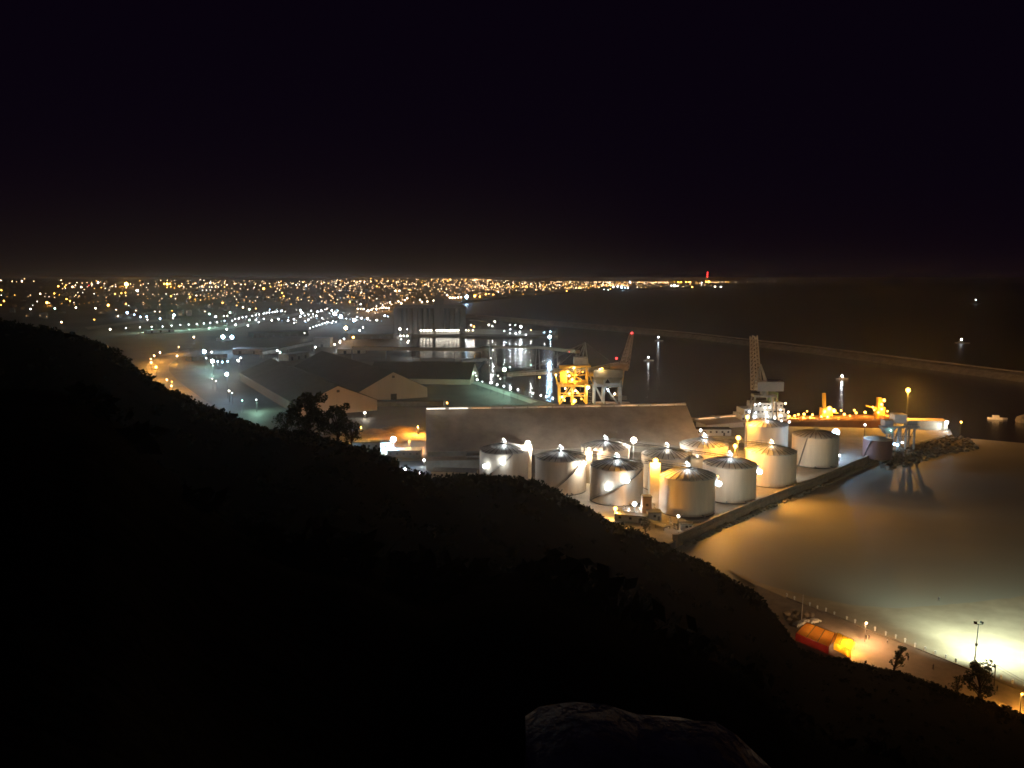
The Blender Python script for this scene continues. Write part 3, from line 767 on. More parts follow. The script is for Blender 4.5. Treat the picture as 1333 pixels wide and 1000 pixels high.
rl_, rr_ = PY(555, 536, 508), PY(893, 525.5, 526)
gabled('huge warehouse with a broad plain grey-brown roof behind the front tanks', rl_[:2], rr_[:2], (rl_.z + rr_.z) / 2, 7.0, 32, 32, M_roof, M_gable, m_wall=M_wall,
       strips=[(0.0, 0.07, 'w', 1.3), (0.085, 0.155, 'w', 1.1), (0.17, 0.24, 'a', .35), (0.42, 0.46, 'a', .3), (0.60, 0.66, 'a', .4), (0.74, 0.80, 'a', .45), (0.86, 0.95, 'a', .35)])
# lean-to extension below its left eave
p0, p1 = P(555, 612), P(624, 611)
r = thing('annex', 'low flat roofed grey annex along the front of the huge warehouse', 'building', p0, math.atan2(p1.y - p0.y, p1.x - p0.x)); L = (p1 - p0).length
m = MB(); m.box((L / 2, 5, 2.6), (L, 9, 5.2)); m.build('wall', M_wall, r); m = MB(); m.box((L / 2, 5, 5.3), (L + .6, 9.6, 0.25)); m.build('roof', M_prom, r)
bA = Vector((-0.474, 0.880)); 
a0 = PY(440, 502, 634); gabled('brown gabled warehouse partly hidden by the dark tree', a0[:2], (a0.x + bA.x * 250, a0.y + bA.y * 250), a0.z, 12.0, 32, 32, M_droof, M_gable, vent=False, m_wall=M_droof)  # side walls coloured dark in place of the night shade on them
b0_ = PY(512, 484, 708); gabled('gabled warehouse with a tall dim brown gable and a long dark roof', b0_[:2], (b0_.x + bA.x * 235, b0_.y + bA.y * 235), b0_.z, 12.0, 32, 32, M_droof, M_gable, vent=False)
c0, c1 = PY(488, 470.5, 850), PY(618, 472.5, 838); gabled('wide dark roofed warehouse behind the tall dim gable', c0[:2], c1[:2], c0.z, 9, 30, 25, M_droof, M_gable, vent=False)
d0, d1 = PY(903, 547, 575), PY(962, 546, 592); gabled('low brown roofed shed between the huge roof and the luffing crane', d0[:2], d1[:2], d0.z, 7.0, 14, 14, M_gable, M_white, vent=True, m_wall=M_white, strips=[(0.08, .42, 'a', .8), (0.55, .9, 'a', .7)])
boxthing('office', 'white flat office between the low brown shed and the second row tanks', 'building', 927, 566, (24, 8, 4.4), M_white)
boxthing('office', 'cream floodlit office with dark windows at the hill edge left of the first tank', 'building', 592, 623, (24, 9, 4.6), M_cream, rz=-0.12, roof=M_steel)
boxthing('office', 'small white block tucked against the left side of the first tank', 'building', 616, 606, (7, 6, 6.5), M_white)
lamp_mast(512, 572, 3, 0, 'b', 30000, 1.7, 'mast with a glaring blue-white floodlight beside the white gantry left of the huge roof', Y=P(512, 590).y)
boxthing('weighbridge', 'small white framed weighbridge cabin under the glaring floodlight', 'cabin', 503, 588, (6.5, 5, 6), M_white)
boxthing('shed', 'long low dark flat shed left of the weighbridge cabin', 'shed', 482, 585, (22, 8, 5), M_wall)
boxthing('shed', 'low pale flat shed right of the weighbridge cabin', 'shed', 527, 594, (20, 9, 4.2), M_con)
lamp_mast(548, 616, 3, 0, 'c', 4000, 0.9, 'white lamp mast at the hill edge left of the cream office', Y=P(548, 622).y)
lamp_mast(527, 611, 3, 0, 'c', 1500, 0.6, 'small white lamp mast nearest the scrub left of the cream office', Y=P(527, 618).y)
lamp_mast(552, 599, 3, 0, 'c', 1200, 0.5, 'small white lamp mast at the left corner of the annex', Y=P(552, 607).y)
lamp_mast(533, 574, 3, 0, 's', 20000, 0.35, 'amber lamp mast on the yard against the left end of the huge roof', Y=P(533, 588).y)
lamp_mast(544, 555, 3, 0, 's', 34000, 0.35, 'amber lamp mast farther back beside the left end of the huge roof', Y=P(544, 566).y)
lamp_mast(582, 524.5, 3, 0, 's', 9000, 0.6, 'amber lamp mast just above the ridge of the huge roof', Y=590)
lamp_mast(475, 537.5, 3, 0, 'w', 2500, 0.6, 'small white lamp mast at the right corner of the brown gable', Y=P(475, 545).y)
lamp_mast(470, 556, 3, 0, 's', 18000, 0.4, 'amber lamp mast on the yard before the brown gabled warehouse', Y=P(470, 575).y)
boxthing('wall_block', 'low dark retaining block in front of the tall dim gable', 'building', 530, 528, (62, 8, 4), M_wall, parts=False)
for (px, py, rr, hh, lab) in ((520, 560, 11, 3.2, 'low orange-brown ore heap on the yard'), (540, 578, 9, 2.4, 'small ore heap close to the left end of the huge roof'), (485, 562, 9, 2.2, 'low ore heap right of the dark brow trees')):
    p = P(px, py); m = MB(); m.smooth = True; vs = []; n = 26
    for k in range(8):
        t = k / 7
        for i in range(n):
            a = 2 * PI * i / n; q_ = rr * (1 - t) * (1 + 0.25 * fbm(math.cos(a) * 1.5 + px, math.sin(a) * 1.5, t))
            vs.append((1.6 * q_ * math.cos(a), q_ * math.sin(a), hh * (1 - (1 - t) ** 1.4) + 0.2 * fbm(q_, a * 2, px)))
    m.add(vs, [(k * n + i, k * n + (i + 1) % n, (k + 1) * n + (i + 1) % n, (k + 1) * n + i) for k in range(7) for i in range(n)] + [tuple(range(7 * n, 8 * n))])
    tag(m.build('ore_heap', M_heap, None, p), lab, 'heap', 'ore heaps on the yard')

# pale flat roofed stores to the left
for k, (xa, ya, xb, yb, hh, dd, m_, lab) in enumerate([
        (303, 461, 341, 461, 7, 22, M_wall, 'long low pale roofed store left of the gabled warehouses'),
        (343, 462, 372, 459, 7, 18, M_wall, 'narrow pale roofed store at the end of the diagonal gallery'),
        (376, 470, 402, 466, 8, 16, M_wall, 'small lit store behind the brown gabled warehouse'),
        (250, 470, 296, 466, 5, 16, M_droof, 'low dark store beside the cluster of white yard lamps'),
        (330, 440, 402, 437, 9, 30, M_droof, 'long dark store below the field of white lights'),
        (408, 452, 430, 452, 14, 20, M_wall, 'grey transfer house at the top of the diagonal gallery'),
        (440, 461, 476, 460, 6, 14, M_cream, 'pale lit shed under the long gallery'),
        (455, 442, 512, 441, 8, 20, M_droof, 'dark store left of the lit silo quay'),
        (192, 434, 226, 432, 5, 14, M_white, 'floodlit white canopy at the near end of the pale road')]):
    a, b = P(xa, ya), P(xb, yb); d = b - a; L = d.length
    r = thing('warehouse' if hh > 6.5 else 'shed', lab, 'warehouse' if hh > 6.5 else 'shed', a, math.atan2(d.y, d.x))
    m = MB(); m.box((L / 2, dd / 2, hh / 2), (L, dd, hh)); m.build('wall', m_, r)
    m = MB(); m.box((L / 2, dd / 2, hh + 0.2), (L + 1, dd + 1, 0.4)); m.build('roof', M_steel if m_ is not M_droof else M_droof, r)
    dm = MB(); dm.box((0, -0.05, 2.2), (4, 0.2, 4.4)); me = dm.mesh('store_door'); me.materials.append(M_dsteel)
    for i in range(max(1, int(L / 14))): inst('door', me, r, ((i + 0.5) * L / max(1, int(L / 14)), 0, 0))
# round clarifier basin lit by the twin floodlights
p = P(292, 443); r = thing('water_tank', 'round open basin lit by twin white floodlights', 'tank', p)
m = MB(); m.lathe([(13, 0), (13, 4), (12.2, 4), (12.2, 2)], 36); m.build('wall', M_white, r); m = MB(); m.lathe([(12.2, 2.4), (0.01, 2.4)], 36); m.build('water', M_glass, r)

# ------------------------------------------------------------------ silos
sb = P(560, 434.5); Ys = sb.y
r = thing('grain_silo', 'massive grey grain silo block with a row of cylinders and a taller tower', 'silo', (PY(515, 434, Ys).x, Ys, 3), 0.03)
sc_ = Ys / F
htop = zat(398, Ys) - 3
cm = MB(); cm.smooth = True; cm.lathe([(5.4, 0), (5.4, htop - 5)], 20, capt=True); me = cm.mesh('silo_cylinder'); me.materials.append(M_silo)
for k in range(13):
    inst('cylinder', me, r, (8 + k * 10.2, 5, 0)); 
    if k % 2 == 0: inst('cylinder', me, r, (8 + k * 10.2, 16, 0))
m = MB(); m.box((68, 10, htop - 3.4), (138, 18, 3.2)); m.box((68, 10, htop - 0.3), (130, 12, 3.0)); m.build('roof_gallery', M_silo, r)
tx = PY(572, 400, Ys).x - PY(515, 400, Ys).x; th = zat(388, Ys) - 3
m = MB(); m.box((tx, 2, th / 2), (19, 14, th)); m.build('tower', M_silo, r)
m = MB(); m.box((tx - 3, 2, th + 3), (8, 8, 6)); m.build('head_house', M_silo, r)
m = MB(); m.box((0, 3, zat(403, Ys) / 2), (6, 6, zat(403, Ys))); m.build('lift_shaft', M_silo, r)
# lit loading shed at the silo foot
for xa, xb, lab in ((546, 563, 'brightly lit open loading shed below the left half of the silo'), (567, 598, 'longer brightly lit open loading shed below the right half of the silo')):
    a, b = P(xa, 435.5), P(xb, 435.5); L = b.x - a.x
    r = thing('loading_shed', lab, 'shed', a)
    m = MB(); m.box((L / 2, 14, 4.5), (L, 0.6, 9)); m.build('wall', M_white, r); m = MB(); m.box((L / 2, 7, 9.2), (L + 2, 16, 0.5)); m.build('roof', M_steel, r)
    pm = MB(); pm.box((0, 0, 4.4), (0.7, 0.7, 8.8)); me = pm.mesh('shed_column'); me.materials.append(M_steel)
    lm = MB().use(emit('w', 11)); lm.box((0, 0, 0), (3.2, 0.5, 1.6)); ml = lm.mesh('shed_lamp')
    n = int(L / 5)
    for i in range(n + 1): inst('column', me, r, (L * i / n, 0.5, 0))
    for i in range(n): inst('lamp', ml, r, (L * (i + 0.5) / n, 0.8, 7.4 + R.uniform(-.6, .6)))

# ------------------------------------------------------------------ conveyor galleries
def gallery(label, pts, wd, ht, m_, gz=3.0, every=40):
    o = Vector((pts[0].x, pts[0].y, gz)); r = thing('conveyor_gallery', label, 'conveyor', o)
    g_ = MB(); lg = MB(); rf = MB()
    for a, b in zip(pts, pts[1:]):
        a, b = a - o, b - o; g_.beam(a, b, wd, ht); rf.beam(a + Vector((0, 0, ht / 2 + .15)), b + Vector((0, 0, ht / 2 + .15)), wd + .6, 0.3)
        n = max(1, int((b - a).length / every)); dr = (b - a).normalized(); nn = Vector((-dr.y, dr.x, 0))
        for k in range(n + 1):
            c = a.lerp(b, k / n)
            for s in (-1, 1):
                lm = MB().use(M_steel); lm.beam(c + nn * s * 1.5 - Vector((0, 0, ht / 2)), Vector((c.x + nn.x * s * 3, c.y + nn.y * s * 3, 0)), 0.6); lm.build('leg', None, r)
    g_.build('gallery', m_, r); rf.build('roof', M_droof, r)
    return r
Yg = 1010
gallery('long lit conveyor gallery spanning the basin to the transfer tower', [PY(458, 453.5, Yg), PY(636, 455.5, Yg)], 5, 4.2, M_gable)
gallery('dim conveyor gallery continuing from the transfer tower to the ship loader', [PY(642, 452, Yg), PY(700, 452, 930), PY(752, 458, 760)], 4, 3.0, M_gable, every=60)
gallery('diagonal conveyor gallery climbing to the grey transfer house', [PY(340, 460, 1080), PY(406, 446, 1180)], 5, 4.0, M_wall)
gallery('low conveyor running along the green lit quay', [P(600, 470, 9) , P(633, 468, 9)], 4, 3, M_wall)
q_ = P(631, 468.5); boxthing('transfer_tower', 'amber lit transfer tower at the end of the long gallery', 'tower', 632, 467.5, (11, 10, zat(452, q_.y) - 3), M_gable, roof=M_droof)

# ------------------------------------------------------------------ ship loader and mobile crane
def lattice(mb, a, b, w0, w1, n=10, t=0.28):
    a, b = Vector(a), Vector(b); d = (b - a); q_ = d.normalized(); u = q_.orthogonal().normalized(); v = q_.cross(u)
    def c(k, i):
        ww = (w0 + (w1 - w0) * k / n) / 2; s = ((-1, -1), (1, -1), (1, 1), (-1, 1))[i % 4]
        return a + d * (k / n) + u * s[0] * ww + v * s[1] * ww
    for i in range(4):
        mb.beam(c(0, i), c(n, i), t)
        for k in range(n):
            mb.beam(c(k, i), c(k + 1, i + 1), t * .6); mb.beam(c(k, i), c(k, i + 1), t * .6)
def lamp_part(r, loc, kind, W, rad, name='lamp'):
    return lampball(rad, kind, W, 1).build(name, None, r, loc)
YL = P(745, 525.5).y
def lx(px): return PY(px, 500, YL).x
def lz(py): return zat(py, YL) - 3
o = Vector((lx(745), YL, 3))
r = thing('ship_loader', 'ship loader portal lit yellow from within, with long boom and stays', 'crane', o)
X = lambda px: lx(px) - o.x
m = MB()
for x in (728, 745, 763):
    for y in (-7, 9):
        lm = MB(); lm.beam((X(x), y, 0), (X(x), y, lz(500)), 1.3); lm.build('leg', M_yel, r)
for y in (-7, 9):
    m.beam((X(725), y, lz(501)), (X(767), y, lz(501)), 1.6); m.beam((X(727), y, lz(514)), (X(764), y, lz(514)), 0.8)
    m.beam((X(728), y, 0), (X(745), y, lz(501)), 0.7); m.beam((X(763), y, 0), (X(745), y, lz(501)), 0.7)
for x in (728, 745, 763): m.beam((X(x), -7, lz(501)), (X(x), 9, lz(501)), 1.3)
m.build('portal', M_yel, r)
m = MB()
for x in (732, 764):
    for y in (-5, 6): m.beam((X(x), y, lz(500)), (X(x + (2 if x < 750 else -1)), y, lz(478)), 1.2)
m.beam((X(728), -5, lz(489)), (X(764), 6, lz(489)), 0.9); m.beam((X(728), -5, lz(478)), (X(768), -5, lz(476)), 1.6); m.beam((X(728), 6, lz(478)), (X(768), 6, lz(476)), 1.6)
m.box((X(733), -5.6, lz(490)), (6, 0.6, 9)); m.box((X(752), 0, lz(496)), (16, 9, 1))
for y in (-5, 6):
    m.beam((X(732), y, lz(500)), (X(748), y, lz(489)), .5); m.beam((X(764), y, lz(500)), (X(748), y, lz(489)), .5); m.beam((X(734), y, lz(478)), (X(748), y, lz(489)), .5); m.beam((X(763), y, lz(478)), (X(748), y, lz(489)), .5)
    m.beam((X(748), y, lz(500)), (X(748), y, lz(478)), .6)
m.build('tower_frame', M_yel, r)
m = MB(); m.beam((X(722), -6, lz(484)), (X(726), -6, lz(501)), .8); m.beam((X(722), 7, lz(484)), (X(726), 7, lz(501)), .8); m.beam((X(720), -6, lz(486)), (X(735), -6, lz(480)), .6); m.box((X(770), 0, lz(487)), (9, 6, 3)); m.beam((X(772), -3, lz(500)), (X(762), -3, lz(478)), .8); m.build('outrigger', M_yel, r)
m = MB(); lattice(m, (X(768), 2, lz(482)), (X(808), 6, lz(474)), 2.6, 1.6, 9, .45); m.build('counter_boom', M_crane, r)
m = MB()
for k in range(9):
    z = k * lz(480) / 9; m.box((X(767), -8 + .2 * (k % 2), z + .6), (2.2, 1.6, .15)); m.beam((X(766), -8.6, z + .6), (X(768.5), -8.6, z + lz(480) / 9 + .6), .35, .1)
m.build('stair', M_steel, r)
m = MB(); m.box((X(755), 0, lz(470)), (11, 9, 6.5)); m.build('machinery_house', M_crane, r)
m = MB(); m.beam((X(765), -4, lz(478)), (X(761), 0, lz(446)), 0.9); m.beam((X(757), 3, lz(476)), (X(761), 0, lz(446)), 0.9); m.beam((X(748), 0, lz(476)), (X(761), 0, lz(446)), 0.7); m.build('mast_frame', M_crane, r)
m = MB(); lattice(m, (X(768), 0, lz(480)), (X(660), -4, lz(487)), 3.0, 2.2, 22, 0.5); m.build('boom', M_crane, r)
m = MB(); m.beam((X(761), 0, lz(446)), (X(793), 0, lz(470)), 0.45); m.beam((X(761), 0, lz(446)), (X(700), -2, lz(477)), 0.4); m.beam((X(761), 0, lz(446)), (X(676), -3, lz(484)), 0.35); m.beam((X(761), 0, lz(446)), (X(724), -1, lz(478)), 0.4); m.build('stay', M_steel, r)
for px, py, k, W, rad in ((738, 483, 's', 3500, 1.1), (744, 493, 's', 4500, 1.4), (747, 520, 's', 8000, 1.7), (740, 488, 'y', 1500, 0.7), (748, 507, 'y', 1500, .7), (731, 515, 'y', 900, .6), (723, 487, 'y', 700, 0.6),
                          (746, 478, 'y', 700, .6), (764, 503, 'w', 2500, 1.1), (735, 504, 'y', 600, .5), (740, 457, 'r', 60, 0.35), (702, 490, 's', 500, .6)):
    lamp_part(r, (X(px), -9 if py > 495 else -7, lz(py)), k, W * 2.2, rad)
for px, py, W, rad in ((733, 497, 1800, .8), (752, 511, 2400, .9), (741, 512, 2600, 1.0), (757, 519, 1500, .6), (735, 521, 1500, .6), (750, 488, 2200, .7), (758, 484, 1200, .5)): lamp_part(r, (X(px), -2, lz(py)), 's', W, rad)
# hopper gantry and raised lattice jib
o2 = Vector((lx(795), YL - 2, 3)); r = thing('hopper_gantry', 'grey twin hopper gantry standing right of the yellow ship loader', 'crane', o2)
X2 = lambda px: lx(px) - o2.x
for x in (773, 785, 807):
    for y in (-6, 6): 
        lm = MB(); lm.beam((X2(x), y, 0), (X2(x), y, lz(494)), 1.3); lm.build('leg', M_bsteel, r)
m = MB()
for y in (-6, 6):
    m.beam((X2(771), y, lz(501)), (X2(809), y, lz(501)), 1.3); m.beam((X2(786), y, lz(501)), (X2(804), y, 0.5), .9); m.beam((X2(774), y, lz(501)), (X2(786), y, 0.5), .9)
m.build('portal', M_bsteel, r)
for x in (781, 799.5):
    m = MB(); m.add([(X2(x) + sx * a, sy * a * 0.9, z) for a, z in ((6.3, lz(480.5)), (6.3, lz(490)), (3.0, lz(500))) for sx, sy in ((-1, -1), (1, -1), (1, 1), (-1, 1))],
          [(0, 1, 2, 3)] + [(k * 4 + i, k * 4 + (i + 1) % 4, (k + 1) * 4 + (i + 1) % 4, (k + 1) * 4 + i) for k in range(2) for i in range(4)] + [(8, 9, 10, 11)]); m.build('hopper', M_bsteel, r)
for px, py, k, W, rad in ((782, 478.5, 's', 1300, 0.9), (779, 479, 'y', 500, .5), (798.5, 511, 'y', 1200, 0.8), (790, 505, 'c', 1500, .35)): lamp_part(r, (X2(px), -7, lz(py)), k, W, rad)
m = MB(); m.box((X2(797), -2, 0.6), (30, 16, 1.2)); m.build('base', M_prom, r)
o3 = Vector((lx(810), YL + 22, 3)); r = thing('harbour_crane', 'dark mobile harbour crane with a raised lattice jib and red top light', 'crane', o3)
Y3 = YL + 22; x3 = lambda px: PY(px, 480, Y3).x - o3.x; z3 = lambda py: zat(py, Y3) - 3
m = MB(); m.box((0, 0, 2), (14, 9, 3)); m.build('chassis', M_dsteel, r); m = MB(); m.tube((0, 0, 3), (x3(811) , 0, z3(480)), 2.2, 1.8, 10); m.build('tower', M_gable, r)
m = MB(); m.box((x3(806), 1, z3(478)), (15, 7, 6)); m.build('machinery_house', M_gable, r)
m = MB(); lattice(m, (x3(812), -1, z3(479)), (x3(821), -2, z3(434)), 6.0, 2.4, 9, 0.6); m.build('jib', M_gable, r)
m = MB(); m.beam((x3(803), 0, z3(470)), (x3(820.5), -2, z3(436)), 0.35); m.build('stay', M_dsteel, r)
lamp_part(r, (x3(821), -3.5, z3(433.3)), 'r', 160, 1.0); lamp_part(r, (x3(801.5), -4, z3(466)), 'r', 160, 1.0)

# luffing crane behind the tanks
Yc = P(995, 556).y; xc = lambda px: PY(px, 500, Yc).x; zc = lambda py: zat(py, Yc) - 3
o = Vector((xc(1000), Yc, 3)); X = lambda px: xc(px) - o.x
r = thing('luffing_crane', 'tall portal crane with upright lattice jib and pale machinery house behind the tanks', 'crane', o)
for x in (974, 1012):
    for y in (-5, 5):
        lm = MB(); lm.beam((X(x), y, 0), (X(x + (8 if x < 990 else -4)), y * 0.7, zc(515)), 1.1); lm.build('leg', M_crane, r)
m = MB(); m.box((X(995), 0, zc(515)), (16, 9, 1.6)); m.tube((X(995), 0, zc(515)), (X(995), 0, zc(509)), 3, n=14); m.build('portal', M_crane, r)
m = MB(); m.box((X(1001), 0, zc(502.5)), (18.5, 9, 6.6)); m.box((X(987), -3, zc(502)), (3.5, 4, 5.2)); m.build('machinery_house', M_white, r)
m = MB(); lattice(m, (X(985), 0, zc(507)), (X(978), -1, zc(437)), 5.5, 3.6, 14, 0.65); m.build('jib', M_gable, r)
m = MB(); m.beam((X(998), -3, zc(500)), (X(989), 0, zc(474)), 0.9); m.beam((X(998), 3, zc(500)), (X(989), 0, zc(474)), 0.9); m.beam((X(984), -3, zc(500)), (X(989), 0, zc(474)), 0.9); m.beam((X(984), 3, zc(500)), (X(989), 0, zc(474)), .9); m.build('mast_frame', M_crane, r)
m = MB(); m.beam((X(989), 0, zc(475)), (X(979), 0, zc(440)), 0.25); m.build('stay', M_dsteel, r)

# ------------------------------------------------------------------ cargo ship
sl_, sr_ = P(966, 556.5), P(1180, 552); sl_.z = sr_.z = 0
d = sr_ - sl_; nn = Vector((-d.y, d.x, 0)).normalized(); sl_ += nn * 13; sr_ += nn * 13; d = sr_ - sl_; L = d.length; Bm = 9.5
r = thing('cargo_ship', 'moored bulk cargo ship with a brightly amber lit deck and white lit stern house', 'ship', sl_, math.atan2(d.y, d.x))
Ysh = (sl_.y + sr_.y) / 2 
zd = zat(546, Ysh)
st = [(0, .75), (.04, .95), (.12, 1), (.8, 1), (.9, .8), (.96, .45), (1.0, .04)]
m = MB(); prof = []
for f_, b in st:
    rake = 4 if f_ == 1 else 0
    prof.append([(L * f_ - rake, -Bm * b * .8, -3), (L * f_, -Bm * b, zd), (L * f_, Bm * b, zd), (L * f_ - rake, Bm * b * .8, -3)])
for p_ in prof: m.v += [Vector(v) for v in p_]
for k in range(len(st) - 1):
    for i in range(3): m.face((k * 4 + i, (k + 1) * 4 + i, (k + 1) * 4 + i + 1, k * 4 + i + 1))
m.face((0, 1, 2, 3)); m.build('hull', M_hull, r)
m = MB(); n = len(st); m.add([(L * f_, -Bm * b + .1, zd + 0.02) for f_, b in st] + [(L * f_, Bm * b - .1, zd + .02) for f_, b in st[::-1]], [tuple(range(2 * n))]); m.build('deck', M_deck, r)
m = MB()
for (f0, b0q), (f1, b1q) in zip(st, st[1:]):
    for s in (-1, 1): m.beam((L * f0, s * (Bm * b0q - .1), zd + .6), (L * f1, s * (Bm * b1q - .1), zd + .6), 0.15, 1.2)
m.build('bulwark', M_deck, r)
# forecastle
fo = [(L * .885, .78), (L * .96, .45), (L * 1.0, .05)]; m = MB(); m.prism([(x, -Bm * b) for x, b in fo] + [(x, Bm * b) for x, b in fo[::-1]], zd + .05, zd + 2.8); m.build('forecastle', M_deck, r)
# hatches
hm = MB(); hm.box((0, 0, .9), (12.5, 12, 1.7)); me = hm.mesh('hatch_shape'); me.materials.append(M_deck)
for k in range(5): inst('hatch', me, r, (L * (.32 + .115 * k), 0, zd + .1))
# stern house
sx = lambda px: (px - 966) / (1180 - 966) * L
sz = lambda py: zat(py, Ysh)
for i, (xa, xb, ya, yb, ww) in enumerate([(968, 1027, 546, 536, 16), (972, 1024, 536, 529, 15), (985, 1022, 529, 521.5, 14)]):
    m = MB(); z0, z1 = sz(ya), sz(yb); m.box(((sx(xa) + sx(xb)) / 2, 0, (z0 + z1) / 2), (sx(xb) - sx(xa), ww, z1 - z0 - .1)); m.build('stern_house', M_white, r)
    wm = MB(); wm.box((0, 0, 0), (1.4, .12, 1.2)); me = wm.mesh('porthole'); me.materials.append(M_glass)
    nw = int((sx(xb) - sx(xa)) / 3)
    for k in range(nw): inst('window', me, r, (sx(xa) + (k + .5) * (sx(xb) - sx(xa)) / nw, -ww / 2 - .04, (z0 + z1) / 2))
m = MB(); m.box((sx(1013), 0, sz(519.5) + 2.2), (6.5, 6, 7)); m.build('funnel', M_green, r)
m = MB(); m.tube((sx(1006), 0, sz(521)), (sx(1006), 0, sz(511)), .3, n=6); m.beam((sx(1002), 0, sz(513)), (sx(1010), 0, sz(513)), .2); m.build('radar_mast', M_white, r)
# deck cranes
for px, top in ((1083, 512), (1155, 519)):
    m = MB(); x = sx(px); wq = 2.0 if px < 1100 else 3.0
    m.beam((x, 0, zd), (x - (1.4 if px < 1100 else 0), 0, sz(top)), wq, wq)
    m.box((x + 1, 0, sz(538) + 1), (7.5 if px < 1100 else 5, 6, 6)); m.build('deck_crane', M_yel, r)
    m = MB(); m.beam((x, -1, sz(534)), (x + (10 if px < 1100 else -11), -1.5, sz(538 if px < 1100 else 529)), .9); m.build('crane_jib', M_yel, r)
rs_ = random.Random(5)
for px, py, k, W, rad in [(984, 523, 'c', 250, .6), (990, 521.5, 'c', 250, .55), (1010, 520, 'w', 350, .7), (1023, 522, 'y', 600, .7), (977, 531.5, 'c', 350, .8), (985, 533, 'c', 200, .55), (997, 527, 'w', 350, .75), (1003, 526.5, 'w', 300, .7), (999, 533, 'w', 500, .9), (985, 538.5, 'c', 500, .95), (1000, 541, 'c', 600, .9),
                          (1010, 540, 'w', 800, 1.0), (1018, 537.5, 'w', 500, .8), (1027, 533, 'y', 700, .8), (1029, 545.5, 'c', 500, .85), (1019, 544, 'w', 250, .5), (1017, 530, 'w', 200, .5)]:
    lamp_part(r, (sx(px), -9.5, sz(py)), k, W * .35, rad * .8)
for px, py, W, rad in [(1032, 540, 1500, .9), (1040, 539.5, 900, .7), (1045, 538, 700, .6), (1053, 538, 900, .8), (1056, 534, 500, .5), (1064, 539, 800, .7), (1072, 540, 800, .7), (1082, 541, 900, .8), (1086, 531, 3500, 1.4), (1091, 534, 2500, 1.3), (1080, 535, 2000, 1.1), (1098, 533, 600, .55),
                       (1104, 538.5, 900, .8), (1116, 533, 700, .6), (1120, 537, 900, .7), (1132, 536.5, 1000, .8), (1139, 529, 700, .6), (1148, 536.5, 1200, .9), (1155, 521, 2000, 1.0), (1155, 527, 2000, 1.0), (1155, 533, 1800, 1.0), (1142, 533, 700, .6), (1163, 536, 700, .6), (1049, 541, 500, .5), (1060, 541.5, 500, .5), (1110, 540, 500, .5)]:
    lamp_part(r, (sx(px), rs_.uniform(-8, -3), sz(py)), 's', W * 1.8, rad * 1.1)

# white hopper gantry at the quay end and the long quay shed
p = P(1168, 585); r = thing('gantry', 'white two storey hopper gantry standing on legs at the quay end', 'gantry', p); Yg2 = p.y
gx = lambda px: PY(px, 570, Yg2).x - p.x; gz_ = lambda py: zat(py, Yg2) - 3
for x in (1161, 1169, 1179, 1190):
    for y in (0, 7):
        lm = MB(); lm.beam((gx(x), y, 0), (gx(x), y, gz_(556)), .9); lm.build('leg', M_crane, r)
m = MB()
for y in (0, 7):
    for xa, xb in ((1161, 1169), (1169, 1179), (1179, 1190)): m.beam((gx(xa), y, .6), (gx(xb), y, gz_(557)), .35); m.beam((gx(xa), y, gz_(568)), (gx(xb), y, gz_(568)), .35)
m.build('brace', M_steel, r)
m = MB(); m.box((gx(1175), 3.5, gz_(555.5)), (gx(1194) - gx(1152), 9, 1.0)); m.build('platform', M_crane, r)
m = MB(); m.box((gx(1171), 3.5, gz_(545.5)), (gx(1179) - gx(1163), 7, 5.5)); m.build('cabin', M_white, r)
m = MB(); m.box((gx(1156), 2.5, gz_(551)), (5.5, 6, 3.5)); m.build('motor_house', M_crane, r); m = MB(); m.box((gx(1187), 3, gz_(551.5)), (6, 5, 3.2)); m.build('motor_house', M_crane, r)
m = MB(); m.beam((gx(1150), 3, gz_(557)), (gx(1164), 3, gz_(548)), 1.4); m.beam((gx(1180), 3, gz_(549)), (gx(1196), 3, gz_(559)), 1.2); m.build('chute', M_crane, r)
m = MB(); rl_pts = [(gx(1152), -1), (gx(1194), -1)]
m.beam((gx(1152), -1, gz_(552.5)), (gx(1194), -1, gz_(552.5)), .12)
for k in range(12): m.beam((gx(1152 + 42 * k / 11), -1, gz_(555)), (gx(1152 + 42 * k / 11), -1, gz_(552.5)), .1)
m.build('railing', M_steel, r)
m = MB(); m.add([(gx(1158) + a * i, 3.5 + a * j, z) for a, z in ((4.2, gz_(556.6)), (1.8, gz_(566))) for i, j in ((-1, -1), (1, -1), (1, 1), (-1, 1))], [(0, 1, 2, 3), (4, 5, 6, 7)] + [(i, (i + 1) % 4, 4 + (i + 1) % 4, 4 + i) for i in range(4)]); m.build('hopper', M_crane, r)
for px, py, k, W, rad in ((1164, 578, 'b', 260, .9), (1168, 579, 'b', 200, .8), (1174, 576, 'c', 150, .6), (1158, 560, 'g', 120, .35)): lamp_part(r, (gx(px), -1, gz_(py)), k, W, rad)
a, b = P(1182, 559), P(1234, 560); d_ = b - a
r = thing('warehouse', 'long low cream quay shed at the seaward end of the quay', 'warehouse', a, math.atan2(d_.y, d_.x)); L2 = d_.length
m = MB(); m.box((L2 / 2, 6, 3), (L2, 10, 6)); m.build('wall', M_cream, r); m = MB(); m.box((L2 / 2, 6, 6.2), (L2 + .8, 11, .4)); m.build('roof', M_gable, r)
lamp_mast(1232, 550, 3, 0, 'c', 3500, 1.1, 'mast with a white lamp at the seaward end of the cream quay shed', Y=P(1233, 561).y)
lamp_mast(1251, 549.5, 1, 0, 's', 900, .6, 'low amber lamp beacon just off the seaward quay end', Y=P(1251, 566).y)

